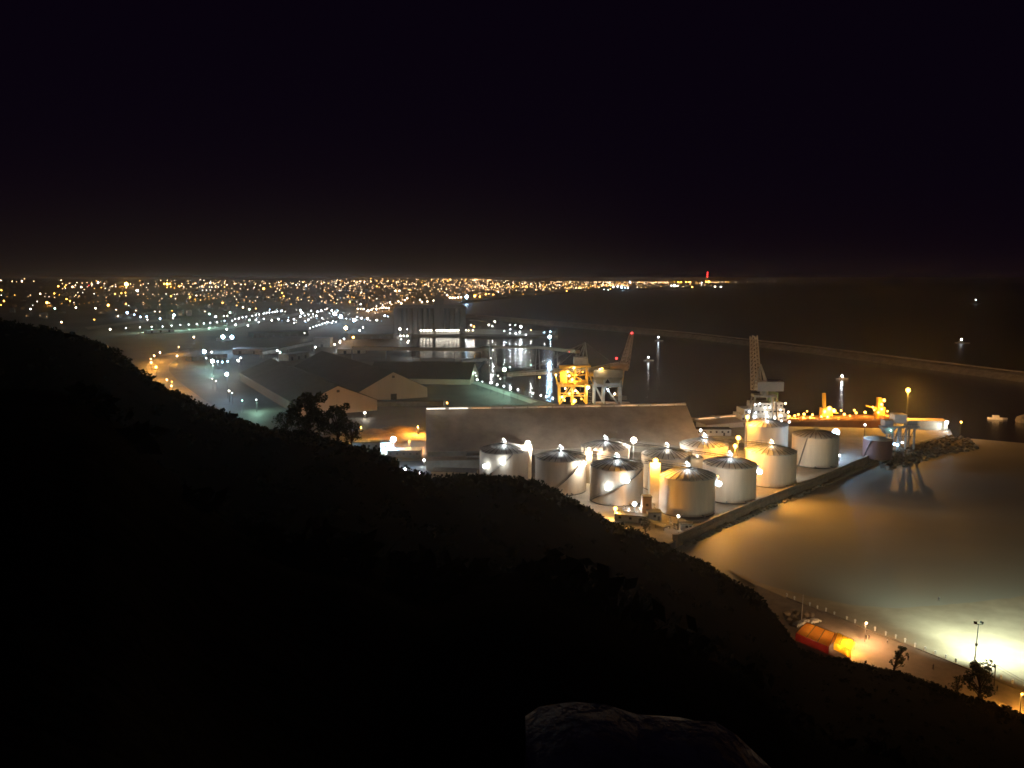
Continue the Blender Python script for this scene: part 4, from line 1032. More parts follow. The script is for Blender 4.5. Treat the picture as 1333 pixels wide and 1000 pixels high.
# ------------------------------------------------------------------ breakwater
BK = [(601, 413), (660, 418.5), (740, 425.5), (820, 432.5), (900, 440.5), (1050, 459), (1200, 479.5), (1333, 497), (1500, 521)]
bp = resample([P(a, b, 0) for a, b in BK], 150)
vs = []; W_ = [(-18, -2), (-8, 6.5), (-3, 8.0), (3, 8.0), (8, 6.0), (22, -2)]
for i, p in enumerate(bp):
    d_ = (bp[min(i + 1, 149)] - bp[max(i - 1, 0)]); n_ = Vector((-d_.y, d_.x, 0)).normalized()
    for k, (u, z) in enumerate(W_):
        e = 0.9 if 0 < k < 5 else 0
        vs.append(p + n_ * (u + 9) + Vector((0, 0, z + e * fbm(p.x / 6, p.y / 6, k))))
m = MB(); m.add(vs, [(i * 6 + k, (i + 1) * 6 + k, (i + 1) * 6 + k + 1, i * 6 + k + 1) for i in range(149) for k in range(5)])
r = thing('breakwater', 'long dim rubble breakwater sheltering the harbour', 'breakwater', (0, 0, 0)); m.build('bank', M_brk, r)
m = MB()
for i in range(149):
    a, b = bp[i], bp[i + 1]; d_ = b - a; n_ = Vector((-d_.y, d_.x, 0)).normalized() * 11.5
    if d_.length > 0.1: m.beam(a + n_ + Vector((0, 0, 8.6)), b + n_ + Vector((0, 0, 8.6)), 1.2, 1.8)
m.build('parapet', M_prom, r)

# small boats with lights, dark rock at the right edge
def boat(px, py, label, k='c', W=900, rad=.9, ln=14):
    p = P(px, py + 5, 0.0) if py < 520 else P(px, py + 3, 0)
    r = thing('boat', label, 'boat', p, R.uniform(-.4, .4), 'small lit boats on the water')
    hw = ln * 0.16
    m = MB(); m.prism([(-ln / 2, -hw), (ln * .2, -hw), (ln / 2, 0), (ln * .2, hw), (-ln / 2, hw)], -.3, 1.3); m.build('hull', M_white, r)
    m = MB(); m.box((-ln * .12, 0, 2.2), (ln * .3, hw * 1.3, 1.8)); m.build('cabin', M_white, r)
    m = MB(); h = PY(px, py, p.y).z; m.tube((-ln * .1, 0, 3), (-ln * .1, 0, h), .09, n=5); m.build('mast', M_steel, r)
    lampball(rad, k, W, 1).build('lamp', None, r, (-ln * .1, -.3, h))
    return r
boat(1097, 489, 'lit boat alone in the harbour basin right of the luffing crane', 'c', 1500, .9)
boat(1253, 442, 'lit boat far out beyond the breakwater, lower of the two', 'c', 900, 1.5, 22)
boat(1271, 390.5, 'lit boat near the horizon, higher of the two beyond the breakwater', 'c', 1500, 2.8, 40)
boat(858, 439, 'boat with a faint light near the breakwater', 'c', 800, 1.2)
boat(845, 465, 'boat with a faint light right of the red lit jib', 'c', 500, .9)
boat(1299, 543, 'boat with a small white light right of the quay end', 'c', 500, .6)
p = P(1336, 550, 0); m = MB(); m.ball((0, 0, 1.5), 6.5, 2, (1.2, .8, .8))
for v in m.v: v += v.normalized() * 0.9 * noise.noise(v * .35)
tag(m.build('rock', M_rock, None, p), 'lone brown rock in the water at the right edge', 'rock')

# ------------------------------------------------------------------ roads
def road(name, outline, m_, z=3.05, dz=0.0):
    m = MB(); m.add([P(a, b, z) for a, b in outline], [tuple(range(len(outline)))])
    o_ = m.build(name, m_)
    return struct(o_)
# curved coast road below the hill (amber)
ML = mat('worn_road', (.17, .145, .12), .75, .45, .06)
RL = [(246, 455), (226, 459), (208, 464), (195, 470), (191, 478), (196, 489), (215, 503), (240, 518), (262, 532)]
RR = [(248, 461), (236, 465), (226, 470), (219, 476), (220, 484), (229, 494), (244, 506), (262, 519), (285, 534)]
la, lb = resample([P(a, b, 3.06) for a, b in RL], 40), resample([P(a, b, 3.06) for a, b in RR], 40); m = MB()
m.add([q_ for a, b in zip(la, lb) for q_ in (a, b)], [(2 * i, 2 * i + 2, 2 * i + 3, 2 * i + 1) for i in range(39)]); struct(m.build('road', ML))
m = MB()
for a, b, c, d_ in zip(la, la[1:], lb, lb[1:]):
    m.beam(a, b, .5, .5); m.beam(c, d_, .5, .5)
struct(m.build('road_kerb', M_prom))
road('road', [(188, 433.5), (228, 431.5), (300, 424.5), (345, 414), (400, 405.5), (420, 405), (405, 408), (352, 416.5), (305, 427.5), (232, 434.5)], M_pale_road)
road('road', [(110, 426), (175, 418), (235, 414.5), (235, 416), (180, 420.5), (115, 429)], M_prom, 3.05)
road('tank_lit_ground', [(556, 613), (556, 600), (700, 585), (960, 554), (1232, 559), (1236, 565), (1139, 592), (1060, 625), (985, 655), (940, 674), (881, 702), (800, 740), (620, 660)], M_litground, 3.02)  # pale sheet, its colour carries the lamplight around the tanks
# quay strip lit green, quay edge kerb
road('quay_apron', [(613, 493.5), (700, 523), (690, 525), (606, 496)], M_pale_road, 3.06)
road('quay_apron', [(538, 466), (630, 467), (628, 471), (536, 470)], M_pale_road, 3.06)
road('quay_apron', [(605, 435), (722, 436), (724, 431), (605, 428)], M_pale_road, 3.26)
road('yard', [(470, 560), (552, 556), (552, 600), (470, 600)], mat('yard_earth', (.24, .17, .11), .9, .4, .12), 3.05)

# ------------------------------------------------------------------ lamps of the port and the town
LAMPS = []   # px, py, kind, size
def frame(x0, y0, s, data):
    for d_ in data:
        x, y = d_[0] / s + x0, d_[1] / s + y0
        k = d_[2] if len(d_) > 2 else None; z = d_[3] if len(d_) > 3 else 0
        if all(abs(x - l[0]) + abs(y - l[1]) > 1.3 for l in LAMPS): LAMPS.append((x, y, k, z))
frame(0, 350, 7.84, [(1290, 160, 's', 3), (40, 330, 's', 1), (480, 347, 's', 2), (1105, 372, 's', 2), (1300, 450, 'b', 2), (1000, 140, 'c', 1), (125, 130), (225, 127, 'y', 1), (250, 103), (345, 130), (625, 118), (595, 180, 's', 1), (670, 168, 's'), (660, 185), (640, 203),
    (710, 150), (785, 142), (740, 185, 'a', 1), (770, 170), (830, 188, 'y', 1), (860, 212), (795, 242), (15, 220, 's', 1), (15, 270, 'w'), (410, 255, 'y', 1), (555, 253, 's', 1), (605, 267, 's'), (310, 268), (380, 335, 'w'), (312, 412, 'w', 1), (560, 405, 'g', 1),
    (715, 330, 's', 1), (680, 310, 's', 1), (775, 398, 'w', 1), (985, 125), (940, 157), (905, 170, 'r'), (965, 200), (1035, 192), (1075, 200), (1115, 217), (960, 257, 'w'), (1145, 182), (1180, 182, 'y'), (1290, 192),
    (1175, 258, 's', 1), (1240, 250, 's', 1), (1280, 245, 's', 1), (975, 405, 'w', 1), (1285, 358, 's', 1), (1185, 418, 'y'), (1205, 485, 'y'), (963, 520), (628, 545, 'a', 1), (1125, 618, 'w', 1), (1285, 605, 'w'), (10, 370, 's')])
frame(150, 350, 7.84, [(225, 223, 'w', 2), (250, 122), (260, 168), (530, 155, 's', 2), (500, 155, 's', 1), (560, 156, 's', 1), (465, 120), (530, 118), (530, 188), (568, 185), (645, 180), (700, 186, 'y'), (770, 183), (520, 257, 'w'), (632, 258, 'w'), (570, 282, 's', 1), (615, 305, 'y'), (750, 262),
    (765, 288, 's', 1), (828, 275, 'y', 1), (870, 268), (905, 280), (815, 312, 's'), (872, 320, 's'), (885, 185), (910, 168), (970, 145, 'y', 1), (905, 118), (870, 113), (960, 187, 'y'), (985, 188, 'y'), (1050, 188), (1115, 187, 's'), (1137, 165), (1190, 200), (1275, 205), (1285, 160), (1215, 233), (1245, 238),
    (890, 218, 'w'), (930, 218, 'w'), (970, 218, 'w'), (1080, 228), (1140, 240), (1137, 263), (1100, 275, 'y'), (1218, 282), (985, 272), (1008, 297, 'y'), (1095, 350, 's', 1), (1240, 375, 's'), (1305, 395, 'y', 1), (1315, 320, 's'), (210, 428), (405, 437, 'y'), (455, 440, 'y'),
    (580, 432), (600, 475, 'g', 2), (195, 470, 'b', 1), (258, 492, 'b', 1), (322, 490, 'b', 1), (458, 510, 'b', 1), (915, 437, 'y'), (962, 462, 'g', 1), (1025, 490, 'c', 1), (1110, 482, 'w'), (1145, 480, 'w'), (1172, 447, 'g', 1), (590, 505, 'w'), (330, 520, 'w'),
    (958, 610, 'g'), (1138, 620, 'c', 1), (1228, 575, 'c', 1), (803, 697, 'y', 1), (648, 797, 'a'), (1100, 695, 'b', 3), (1192, 698, 'b', 3), (910, 845, 'b', 3), (985, 850, 'c', 1)])
frame(150, 350, 7.84, [(x, y, 'c', 0) for x, y in [(253, 600), (372, 595), (485, 590), (575, 582), (665, 574), (752, 570), (833, 565), (905, 560), (970, 555), (1040, 545), (1115, 533), (1195, 530), (1225, 515), (1265, 505), (1300, 497)]])
frame(180, 420, 7.84, [(412, 248, 'y', 1), (222, 305, 'y', 1), (163, 338, 'a', 1), (130, 372, 'a'), (133, 407, 'a', 1), (183, 455, 's', 2), (397, 340, 'y', 1), (292, 583, 'a', 1), (345, 603, 's'), (340, 645, 'a', 1), (758, 395, 'c', 3), (812, 397, 'b', 1), (858, 404, 'b', 1),
    (913, 396, 'b', 1), (763, 438, 'c'), (695, 362, 'c'), (1045, 360, 'c', 1), (1020, 388, 'w', 2), (903, 527, 'b', 3), (757, 572, 'w'), (793, 597, 'w'), (928, 697, 'w', 1), (960, 718, 'g'), (1062, 795, 'g'), (1205, 787, 'c')])
frame(310, 350, 7.84, [(30, 160), (20, 205), (98, 212), (320, 150), (275, 150), (225, 172), (260, 203, 's', 2), (330, 182), (437, 128), (385, 232), (435, 202), (450, 248, 's', 1), (465, 280, 's', 1), (430, 297), (83, 287), (195, 290), (312, 293), (60, 322), (120, 330), (177, 328, 'y'), (50, 395),
    (115, 415, 'g', 1), (180, 408, 's'), (525, 305, 'a'), (610, 295), (645, 315), (615, 318), (720, 325), (757, 325), (540, 363), (490, 160, 'w'), (505, 182), (560, 150), (593, 165, 'w'), (625, 163), (693, 172, 'w', 1), (670, 210), (850, 148, 'y'), (845, 292, 'y'), (855, 332), (920, 150), (1000, 148),
    (1040, 163), (995, 183), (965, 235), (988, 258), (1050, 225, 'y'), (1090, 145), (1145, 175, 'a'), (1185, 170), (970, 300), (1012, 315), (948, 325), (980, 345), (1005, 355), (1055, 342), (1080, 300, 'y'), (1160, 290), (1185, 295), (1140, 340, 's', 1), (1210, 338), (1250, 362, 'w', 1), (1250, 132), (1290, 132)])
frame(310, 350, 7.84, [(447, 430, 'c'), (635, 425, 'c', 1), (650, 450, 'w', 2), (745, 430, 'c'), (810, 440, 'c', 1), (850, 430, 'c', 1), (955, 428, 'c', 1), (905, 410, 'y'), (720, 470, 'c'), (680, 478, 'c'), (635, 488, 'c', 1), (765, 465, 'c'), (800, 480, 'c', 1), (860, 505, 'c'), (985, 462, 'b', 3), (1050, 490, 'b', 3),
    (1185, 525, 'b', 3), (1260, 507, 'c', 1), (1105, 510, 'c'), (1210, 495, 'c'), (1320, 510, 'c', 2), (115, 525, 'g', 1), (182, 522, 'c', 1), (262, 513, 'c'), (343, 527, 'w', 1), (412, 515, 'c', 1), (510, 530, 'c', 1), (570, 517, 'c', 1), (570, 555, 'c'), (715, 523, 'c', 1), (680, 535, 'c'), (210, 547, 'c'), (100, 580, 'c', 1),
    (678, 657, 'w'), (1098, 605, 'a', 3), (1275, 600, 'c', 1), (1240, 630, 'c', 1), (1080, 715, 'c', 1), (1040, 755, 'w', 1), (1040, 738, 'w', 1), (985, 772, 'w', 1), (1175, 700, 's', 2), (400, 835, 'c', 1), (430, 850, 'g', 1), (788, 800, 'c', 1)])
frame(310, 350, 7.84, [(x, y, 'c', 0) for x, y in [(5, 510), (45, 500), (85, 490), (145, 482), (180, 475), (215, 467), (260, 460), (290, 455), (320, 450), (350, 445), (375, 440), (400, 437), (735, 605), (768, 593), (800, 583), (830, 573), (860, 563), (885, 555), (910, 547), (955, 555), (970, 535), (1000, 542)]])
frame(460, 350, 7.84, [(x, y, 'y', z) for x, y, z in [(45, 410, 1), (75, 410, 0), (105, 412, 1), (150, 428, 2), (185, 420, 1), (205, 405, 0), (235, 410, 1), (235, 382, 0), (265, 405, 0), (290, 400, 1), (310, 395, 1), (335, 400, 1), (360, 402, 1), (280, 355, 0), (300, 370, 0), (325, 360, 0), (345, 350, 0), (375, 345, 1), (390, 365, 0),
    (435, 350, 0), (460, 335, 1), (480, 345, 0), (490, 355, 1), (500, 320, 0), (525, 320, 1), (550, 300, 1), (430, 225, 1), (470, 225, 1), (680, 318, 1), (750, 298, 0), (755, 335, 1), (820, 325, 1), (700, 340, 1), (615, 345, 0), (960, 270, 1)]])
frame(460, 350, 7.84, [(985, 295, 'y', 1), (1010, 297, 'y', 1), (1040, 297, 'y', 1), (1070, 293, 'y', 1), (1100, 292, 'y', 1), (1155, 288, 'b', 3), (1240, 278, 's', 2), (1290, 285, 's', 1), (320, 480, 'c', 1), (240, 525, 'c', 1), (145, 510, 'c', 2), (85, 510, 'c', 1), (420, 485, 'w'), (485, 540, 'c'),
    (475, 615, 'w', 2), (550, 620, 'c'), (665, 553, 'c'), (480, 685, 'w', 1), (515, 685, 'w', 1), (550, 685, 'w', 1), (490, 720, 'c'), (555, 750, 'w', 1), (565, 735, 'w'), (1200, 575, 'y', 1), (1230, 590, 's', 1), (1150, 627, 'w'), (1175, 630, 'w'), (1220, 628, 'w'), (553, 832, 'w', 1), (240, 305, 'c'), (70, 270, 's'), (110, 300, 's')])
frame(600, 400, 7.69, [(340, 145, 'w', 1), (135, 190, 's'), (280, 178, 'w', 1), (315, 190, 'w'), (490, 178, 'c'), (545, 178, 'c'), (600, 195, 'c', 2), (495, 222, 'c'), (490, 262, 'c'), (435, 240, 'c'), (550, 265, 'c', 1), (590, 250, 'c', 1), (650, 277, 'c'), (700, 230), (835, 252, 'b'), (895, 245, 'b', 1), (888, 298, 'b', 3),
    (435, 625, 'g', 3), (490, 600, 'g'), (700, 580, 'g'), (165, 725, 'c', 1), (215, 745, 'c'), (298, 755, 'c', 1), (363, 775, 'c', 1), (430, 790, 'c', 1), (500, 805, 'c', 1), (570, 825, 'c', 1), (722, 860, 'c', 1), (800, 882, 'c', 1), (855, 893, 'c', 1), (920, 912, 'c', 1),
    (145, 655, 'c'), (152, 685, 'c'), (303, 675, 'c'), (305, 700, 'c'), (370, 685, 'w'), (395, 715, 'w'), (300, 510, 'w'), (320, 430, 'w'), (100, 440, 'y', 1), (230, 445, 's', 1)])
frame(600, 340, 3.703, [(65, 170, 'y', 1), (735, 125, 'c', 1), (755, 122, 'c', 1), (775, 126, 'b', 2), (790, 128, 'b', 1), (805, 130, 'c', 1), (690, 138, 'c'), (710, 139, 'c'), (815, 90, 'c', 1), (850, 127), (870, 128), (890, 127), (1015, 118, 'w', 1), (1030, 119, 'w', 2), (1045, 120, 'y', 1), (1072, 122), (1115, 125, 's', 1), (1150, 95, 's', 1), (1165, 92, 's', 2),
    (1180, 96, 's', 2), (1195, 98, 's', 2), (1240, 100), (1258, 100), (1275, 101), (1290, 100), (1225, 123, 'y', 1), (1253, 125, 'w', 1), (875, 103), (955, 105), (940, 100), (1030, 95, 's'), (1048, 97, 's', 1), (1062, 96, 's', 1), (1085, 97, 's', 1), (1105, 98, 's', 1), (180, 148, 'y', 1), (120, 160, 's', 1), (155, 162, 's', 1), (235, 150, 's'), (300, 160, 's'), (360, 160, 's'), (570, 128, 's', 1), (510, 145, 's', 1)])
NB = {'n': 0}
rnd = random.Random(21)
SIZE_PX = [0.55, 0.8, 1.25, 2.0]             # globe radius, in photo pixels
BASE_L = {0: 5.0, 1: 8.0, 2: 14.0, 3: 40.0}
BOOST = {'curve': 2.0, 'row': 2.0, 'quayrow': 2.0, 'yard': 2.0, 'near': 2.0, 'mole': 2.0, 'coast': 1.5}
POW = {'curve': (13000, 's'), 'row': (11000, 'g'), 'quayrow': (900, 'g'), 'near': (300, 'b'), 'yard': (1900, 'c'), 'coast': (9000, 's'), 'mole': (1200, 'c')}
LD = {}
LM = {}
def lamp_mesh(kind, size, rad, hgt, boost=1.0):
    key = (kind, size, round(rad, 1), round(hgt), boost)
    if key not in LM:
        m = MB().use(M_dsteel); m.tube((0, 0.15, 0), (0, 0.15, key[3]), 0.16, 0.1, 4); m.beam((0, .2, key[3]), (0, -.5, key[3]), .15)
        m.smooth = True; m.use(emit(kind, BASE_L[size] * boost)); m.ball((0, -.3, key[3] + 0.0), max(.25, key[2]), 1)
        LM[key] = m.mesh('street_lamp')
    return LM[key]
GRP = {
    'town_warm': ('amber street lamp among the scattered lights of the distant town', 'amber street lamps of the distant town'),
    'town_white': ('white street lamp among the scattered lights of the distant town', 'white street lamps of the distant town'),
    'yard': ('cool white yard lamp in the busy field of lights behind the gabled warehouses', 'white yard lamps of the port field'),
    'row': ('white lamp in the straight row beside the pale lit road', 'lamps in a row along the pale road'),
    'curve': ('amber lamp on the curved coast road below the hill', 'amber lamps of the curved road'),
    'quayrow': ('round white lamp in the row along the green lit quay', 'white lamps along the green lit quay'),
    'mole': ('white lamp on the outer mole beyond the basin', 'lamps of the outer mole'),
    'coast': ('yellowish lamp on the bright band of the far shore road', 'lamps of the far shore road'),
    'cape': ('lamp in the bright cluster at the far cape', 'lamps of the far cape'),
    'near': ('cool white lamp on the dark ground left of the gabled warehouses', 'white lamps left of the warehouses'),
}
BIG = {}
def region(x, y, k):
    if y < 402 and x > 745: return 'cape'
    if 605 < x < 725 and 415 < y < 442: return 'mole'
    if 612 < x < 730 and y > 480: return 'quayrow'
    if x < 262 and y > 448 and k in 'asy': return 'curve'
    if 440 < x < 640 and 374 < y < 408 and k in 'yas': return 'coast'
    if x < 345 and y > 434: return 'near'
    if y > 402 and x > 300: return 'yard'
    if y > 410: return 'near'
    return 'town_white' if k in 'wcgb' else 'town_warm'
BIGLAB = {(164, 370): 'largest amber glow of the town skyline at the left', (217, 369): 'wide amber floodlight on the town skyline', (178, 378): 'lone bright white lamp just right of the largest amber glow',
          (165, 407): 'bright bluish lamp at the left end of the short bluish row', (226, 410): 'greenish lamp at the right end of the short bluish row', (290, 438): 'left of the twin glaring white floodlights by the round basin',
          (302, 439): 'right of the twin glaring white floodlights by the round basin', (266, 457): 'glaring white floodlight upper left of the yard lamp cluster', (276, 470): 'glaring white floodlight in the middle of the yard lamp cluster',
          (295, 487): 'glaring white floodlight lowest of the yard lamp cluster', (310, 469): 'white floodlight at the right end of the yard lamp cluster', (203, 478): 'brightest amber lamp on the curved road',
          (343, 375): 'bright amber lamp on the skyline above the pale road', (435, 408): 'bright lamp left of the blue-white field', (435, 409): 'bright lamp at the blue-white field edge', (393, 407): 'large white lamp at the right end of the pale road',
          (450, 427): 'tall amber lamp in front of the blue-white field', (460, 439): 'amber lamp lighting the ground left of the silo', (607, 387): 'blue-white floodlight brightest on the far shore', (715, 439): 'blue-white floodlight at the tip of the outer mole',
          (657, 481): 'glaring greenish floodlight on the finger pier', (678, 425): 'large white lamp at the middle of the outer mole', (521, 428): 'white lamp at the left foot of the silo', (618, 385): 'large amber lamp right of the far shore floodlight'}
built = []; REST = []
LAMPS.sort(key=lambda l: (-l[3], -l[1]))
for il, (x, y, k, z) in enumerate(LAMPS):
    if k is None: k = rnd.choice('aaayyyss')
    if il >= 300: REST.append((x, y, k)); built.append((x, y)); continue
    port = (y > 437) or (601 < x < 727 and y > 414) or (y > 430 and x > 500)
    big = z >= 3
    hgt = 10 if z < 2 else (14 if z == 2 else 22)
    if port:
        gz = 3.0; p = P(x, y, gz + hgt); p.z = gz
    else: p = PG(x, y, hgt)
    dist = math.hypot(p.x, p.y); rad = SIZE_PX[z] * dist / F
    reg = region(x, y, k)
    if y > 400 and reg == 'near' and 'c' == k and z == 0: reg = 'row'
    lab, grp = GRP[reg]
    o = inst('flood_mast' if big else 'street_lamp', lamp_mesh(k, z, rad, hgt, round(BOOST.get(reg, 1.0) * math.exp(HAZE_D * dist * .9), 0 if dist > 4000 else 1)), None, p)
    if reg in POW or z >= 2:
        W, kk = POW.get(reg, (5000, k)); W = (max(W, 3500) if z >= 2 else W) * (1, 1.2, 1.6, 3.2)[z]; kk = k if z >= 2 else kk
        if (W, kk) not in LD:
            ld = bpy.data.lights.new('lamp_light', 'POINT'); ld.energy = W; ld.color = COL[kk]; ld.shadow_soft_size = .3; LD[(W, kk)] = ld
        lo = bpy.data.objects.new('lamp_light', LD[(W, kk)]); C.objects.link(lo); lo.parent = o; lo.location = (0, -rad - .8, round(hgt) - rad * .6)
    key = min(BIGLAB, key=lambda q_: abs(q_[0] - x) + abs(q_[1] - y))
    if z >= 2 and abs(key[0] - x) + abs(key[1] - y) < 4:
        tag(o, BIGLAB.pop(key), 'floodlight' if big else 'street lamp')
    elif big: tag(o, 'glaring blue-white flood mast in the middle of the bright port field', 'floodlight', 'flood masts of the port field')
    else: tag(o, lab, 'street lamp', grp)
    built.append((x, y))
# smaller lights that fill the town, too many to take one by one
m = MB(); 
def filler(n, x0, x1, y0, y1, kinds, bias=1.0):
    for _ in range(n):
        x = rnd.uniform(x0, x1); y = y0 + (y1 - y0) * rnd.random() ** bias
        if x > 590 and y > interp(COAST, x) - 1.2: continue
        if any(abs(x - a) + abs(y - b) < 1.6 for a, b in built): continue
        p = PG(x, y, 9); dist = math.hypot(p.x, p.y); rad = rnd.choice((0.3, 0.35, 0.45, .6)) * dist / F
        k = rnd.choice(kinds)
        m.use(M_dsteel); m.tube(p, p + Vector((0, 0, 9)), .15, n=3, caps=False)
        m.use(emit(k, rnd.choice((2.5, 4.0, 6.0)) * max(1, round(math.exp(HAZE_D * dist * .9))))); m.octa(p + Vector((0, 0, 9)), rad)
for x, y, k in REST:
    p = PG(x, y, 10); rad = .5 * math.hypot(p.x, p.y) / F
    m.use(M_dsteel); m.tube(p, p + Vector((0, 0, 10)), .15, n=3, caps=False); m.use(emit(k, 5.0 * max(1, round(math.exp(HAZE_D * p.length * .9))))); m.octa(p + Vector((0, 0, 10)), rad)
def streets(n, x0, x1, y0, y1, kinds, bias=1.0, lo=.28, hi=.5):
    for _ in range(n):
        x = rnd.uniform(x0, x1); y = y0 + (y1 - y0) * rnd.random() ** bias
        a = PG(x, y, 9); ang = rnd.choice((.15, .3, -.1, 1.2, 1.7)) + rnd.gauss(0, .1); step = rnd.uniform(28, 60) * (1 + a.length / 4000); k = rnd.choice(kinds); L = rnd.choice((2.0, 3.5, 6.0))
        for q_ in range(rnd.randint(2, 9)):
            if rnd.random() < .25: continue
            X_, Y_ = a.x + math.cos(ang) * step * q_, a.y + math.sin(ang) * step * q_
            sx_ = 666.5 + F * X_ / Y_ * .985; sy_ = 500 - F * (math.tan(TH) - H / Y_)
            if sx_ > 944: continue
            if sx_ > 590 and sy_ > interp(COAST, sx_) - 1.0: continue
            z_ = G(X_, Y_); p = Vector((X_, Y_, z_)); dist = p.length; rad = rnd.uniform(lo, hi) * dist / F
            kk = k if rnd.random() < .8 else rnd.choice(kinds)
            m.use(M_dsteel); m.tube(p, p + Vector((0, 0, 9)), .15, n=3, caps=False)
            m.use(emit(kk, L * max(1, round(math.exp(HAZE_D * dist * .9))))); m.octa(p + Vector((0, 0, 9)), rad)
streets(14, 0, 200, 366, 398, 'aasy', 1.3)
streets(40, 190, 430, 365, 396, 'aaysa', 1.2)
streets(75, 420, 640, 363.5, 388, 'aaasy', 1.2)
streets(80, 600, 800, 363, 380, 'aaasy', 1.0)
streets(26, 780, 940, 364, 373, 'aasy', 1.0)
filler(20, 0, 200, 365, 400, 'aasyw', 1.3)
filler(60, 190, 430, 364, 396, 'aaysaw', 1.2)
filler(140, 420, 640, 362.5, 388, 'aaasy', 1.2)
filler(120, 600, 800, 362.5, 380, 'aaasy', 1.0)
filler(40, 780, 945, 364, 373, 'aasyw', 1.0)
filler(90, 330, 520, 402, 420, 'cccwb', 1.0)
stuff(m.build('town_lights', None))

# ------------------------------------------------------------------ town houses
def house_mesh(v):
    rr = random.Random(v); m = MB().use(M_house)
    sx_, sy_, h = rr.uniform(9, 16), rr.uniform(8, 14), rr.choice((4, 7, 7, 10, 13))
    m.box((0, 0, h / 2), (sx_, sy_, h)); m.box((0, -sy_ / 2 + .15, h + .4), (sx_, .3, .8)); m.box((0, sy_ / 2 - .15, h + .4), (sx_, .3, .8))
    m.box((-sx_ / 2 + .15, 0, h + .4), (.3, sy_ - .7, .8)); m.box((sx_ / 2 - .15, 0, h + .4), (.3, sy_ - .7, .8)); m.box((sx_ * .2, sy_ * .1, h + 1.3), (3, 3, 2.6))
    me = m.mesh('town_house')
    wm = MB(); wm.box((0, -sy_ / 2 - .02, 0), (1.3, .1, 1.3)); wme = wm.mesh('house_window'); wme.materials.append(M_glass)
    lm = MB(); lm.box((0, -sy_ / 2 - .02, 0), (1.3, .1, 1.3)); lme = lm.mesh('house_window_lit'); lme.materials.append(emit('a', 2.0))
    pos = [((i + .5) * sx_ / 3 - sx_ / 2, 0, 2 + 3 * f_) for i in range(3) for f_ in range(int(h / 3))]
    return me, wme, lme, pos
HM = [house_mesh(v) for v in range(7)]
made = 0
while made < 230:
    x = rnd.uniform(-20, 640); y = 366 + 50 * rnd.random() ** 1.6
    if y > 424 - 0.03 * abs(x - 200) or (x > 300 and y > 400) or (x > 590 and y > interp(COAST, x) - 1.5): continue
    p = PG(x, y, 0); me, wme, lme, pos = HM[made % 7]
    r = inst('town_house', me, None, p, rnd.uniform(-.5, .5))
    tag(r, 'low flat roofed house in the dark distant town', 'house', 'flat roofed houses of the distant town')
    if p.y < 2600:
        for q_ in pos: inst('window', lme if rnd.random() < .12 else wme, r, q_)
    made += 1
# power station chimney and cape works
pc = PG(920.5, 367, 0); r = thing('chimney', 'tall chimney with red lights standing on the far cape', 'chimney', pc)
hc = PY(920.5, 354.5, pc.y).z - pc.z; m = MB(); m.tube((0, 0, 0), (0, 0, hc), 12, 7, 16); m.build('shaft', M_gable, r)
for f_ in (1.0, .8, .6): lampball(11, 'r', 30000, 1).build('warning_light', None, r, (0, -12, hc * f_ - 6))
for k, (px, py, ww, hh) in enumerate(((912, 368, 90, 40), (917, 368, 60, 55), (905, 370, 120, 25), (880, 373, 110, 22))):
    p = PG(px, py, 0); r = thing('power_station', ['low amber lit power station hall at the cape', 'taller amber lit power station block beside the chimney', 'wide amber lit hall left of the power station blocks', 'pale lit hall at the left end of the cape works'][k], 'building', p)
    m = MB(); m.box((0, 40, hh / 2), (ww, 60, hh)); m.build('wall', M_cream, r); m = MB(); m.box((0, 40, hh + 1), (ww + 3, 63, 2)); m.build('roof', M_steel, r)
# ships far out on the horizon line
for px, py in ((997, 366), (1004, 366), (1011, 366), (1063, 366), (960, 367), (975, 367)):
    p = PY(px, py, 17000); r = thing('far_ship', 'faint lit ship far out on the horizon', 'ship', (p.x, p.y, 0), 0, 'faint ships on the horizon')
    m = MB(); m.prism([(-60, -9), (40, -9), (60, 0), (40, 9), (-60, 9)], -1, 12); m.build('hull', M_hull, r)
    m = MB(); m.box((-42, 0, 22), (16, 14, 20)); m.build('bridge', M_white, r); lampball(9, 'y', 9000, 1).build('lamp', None, r, (-42, -8, max(20, p.z)))

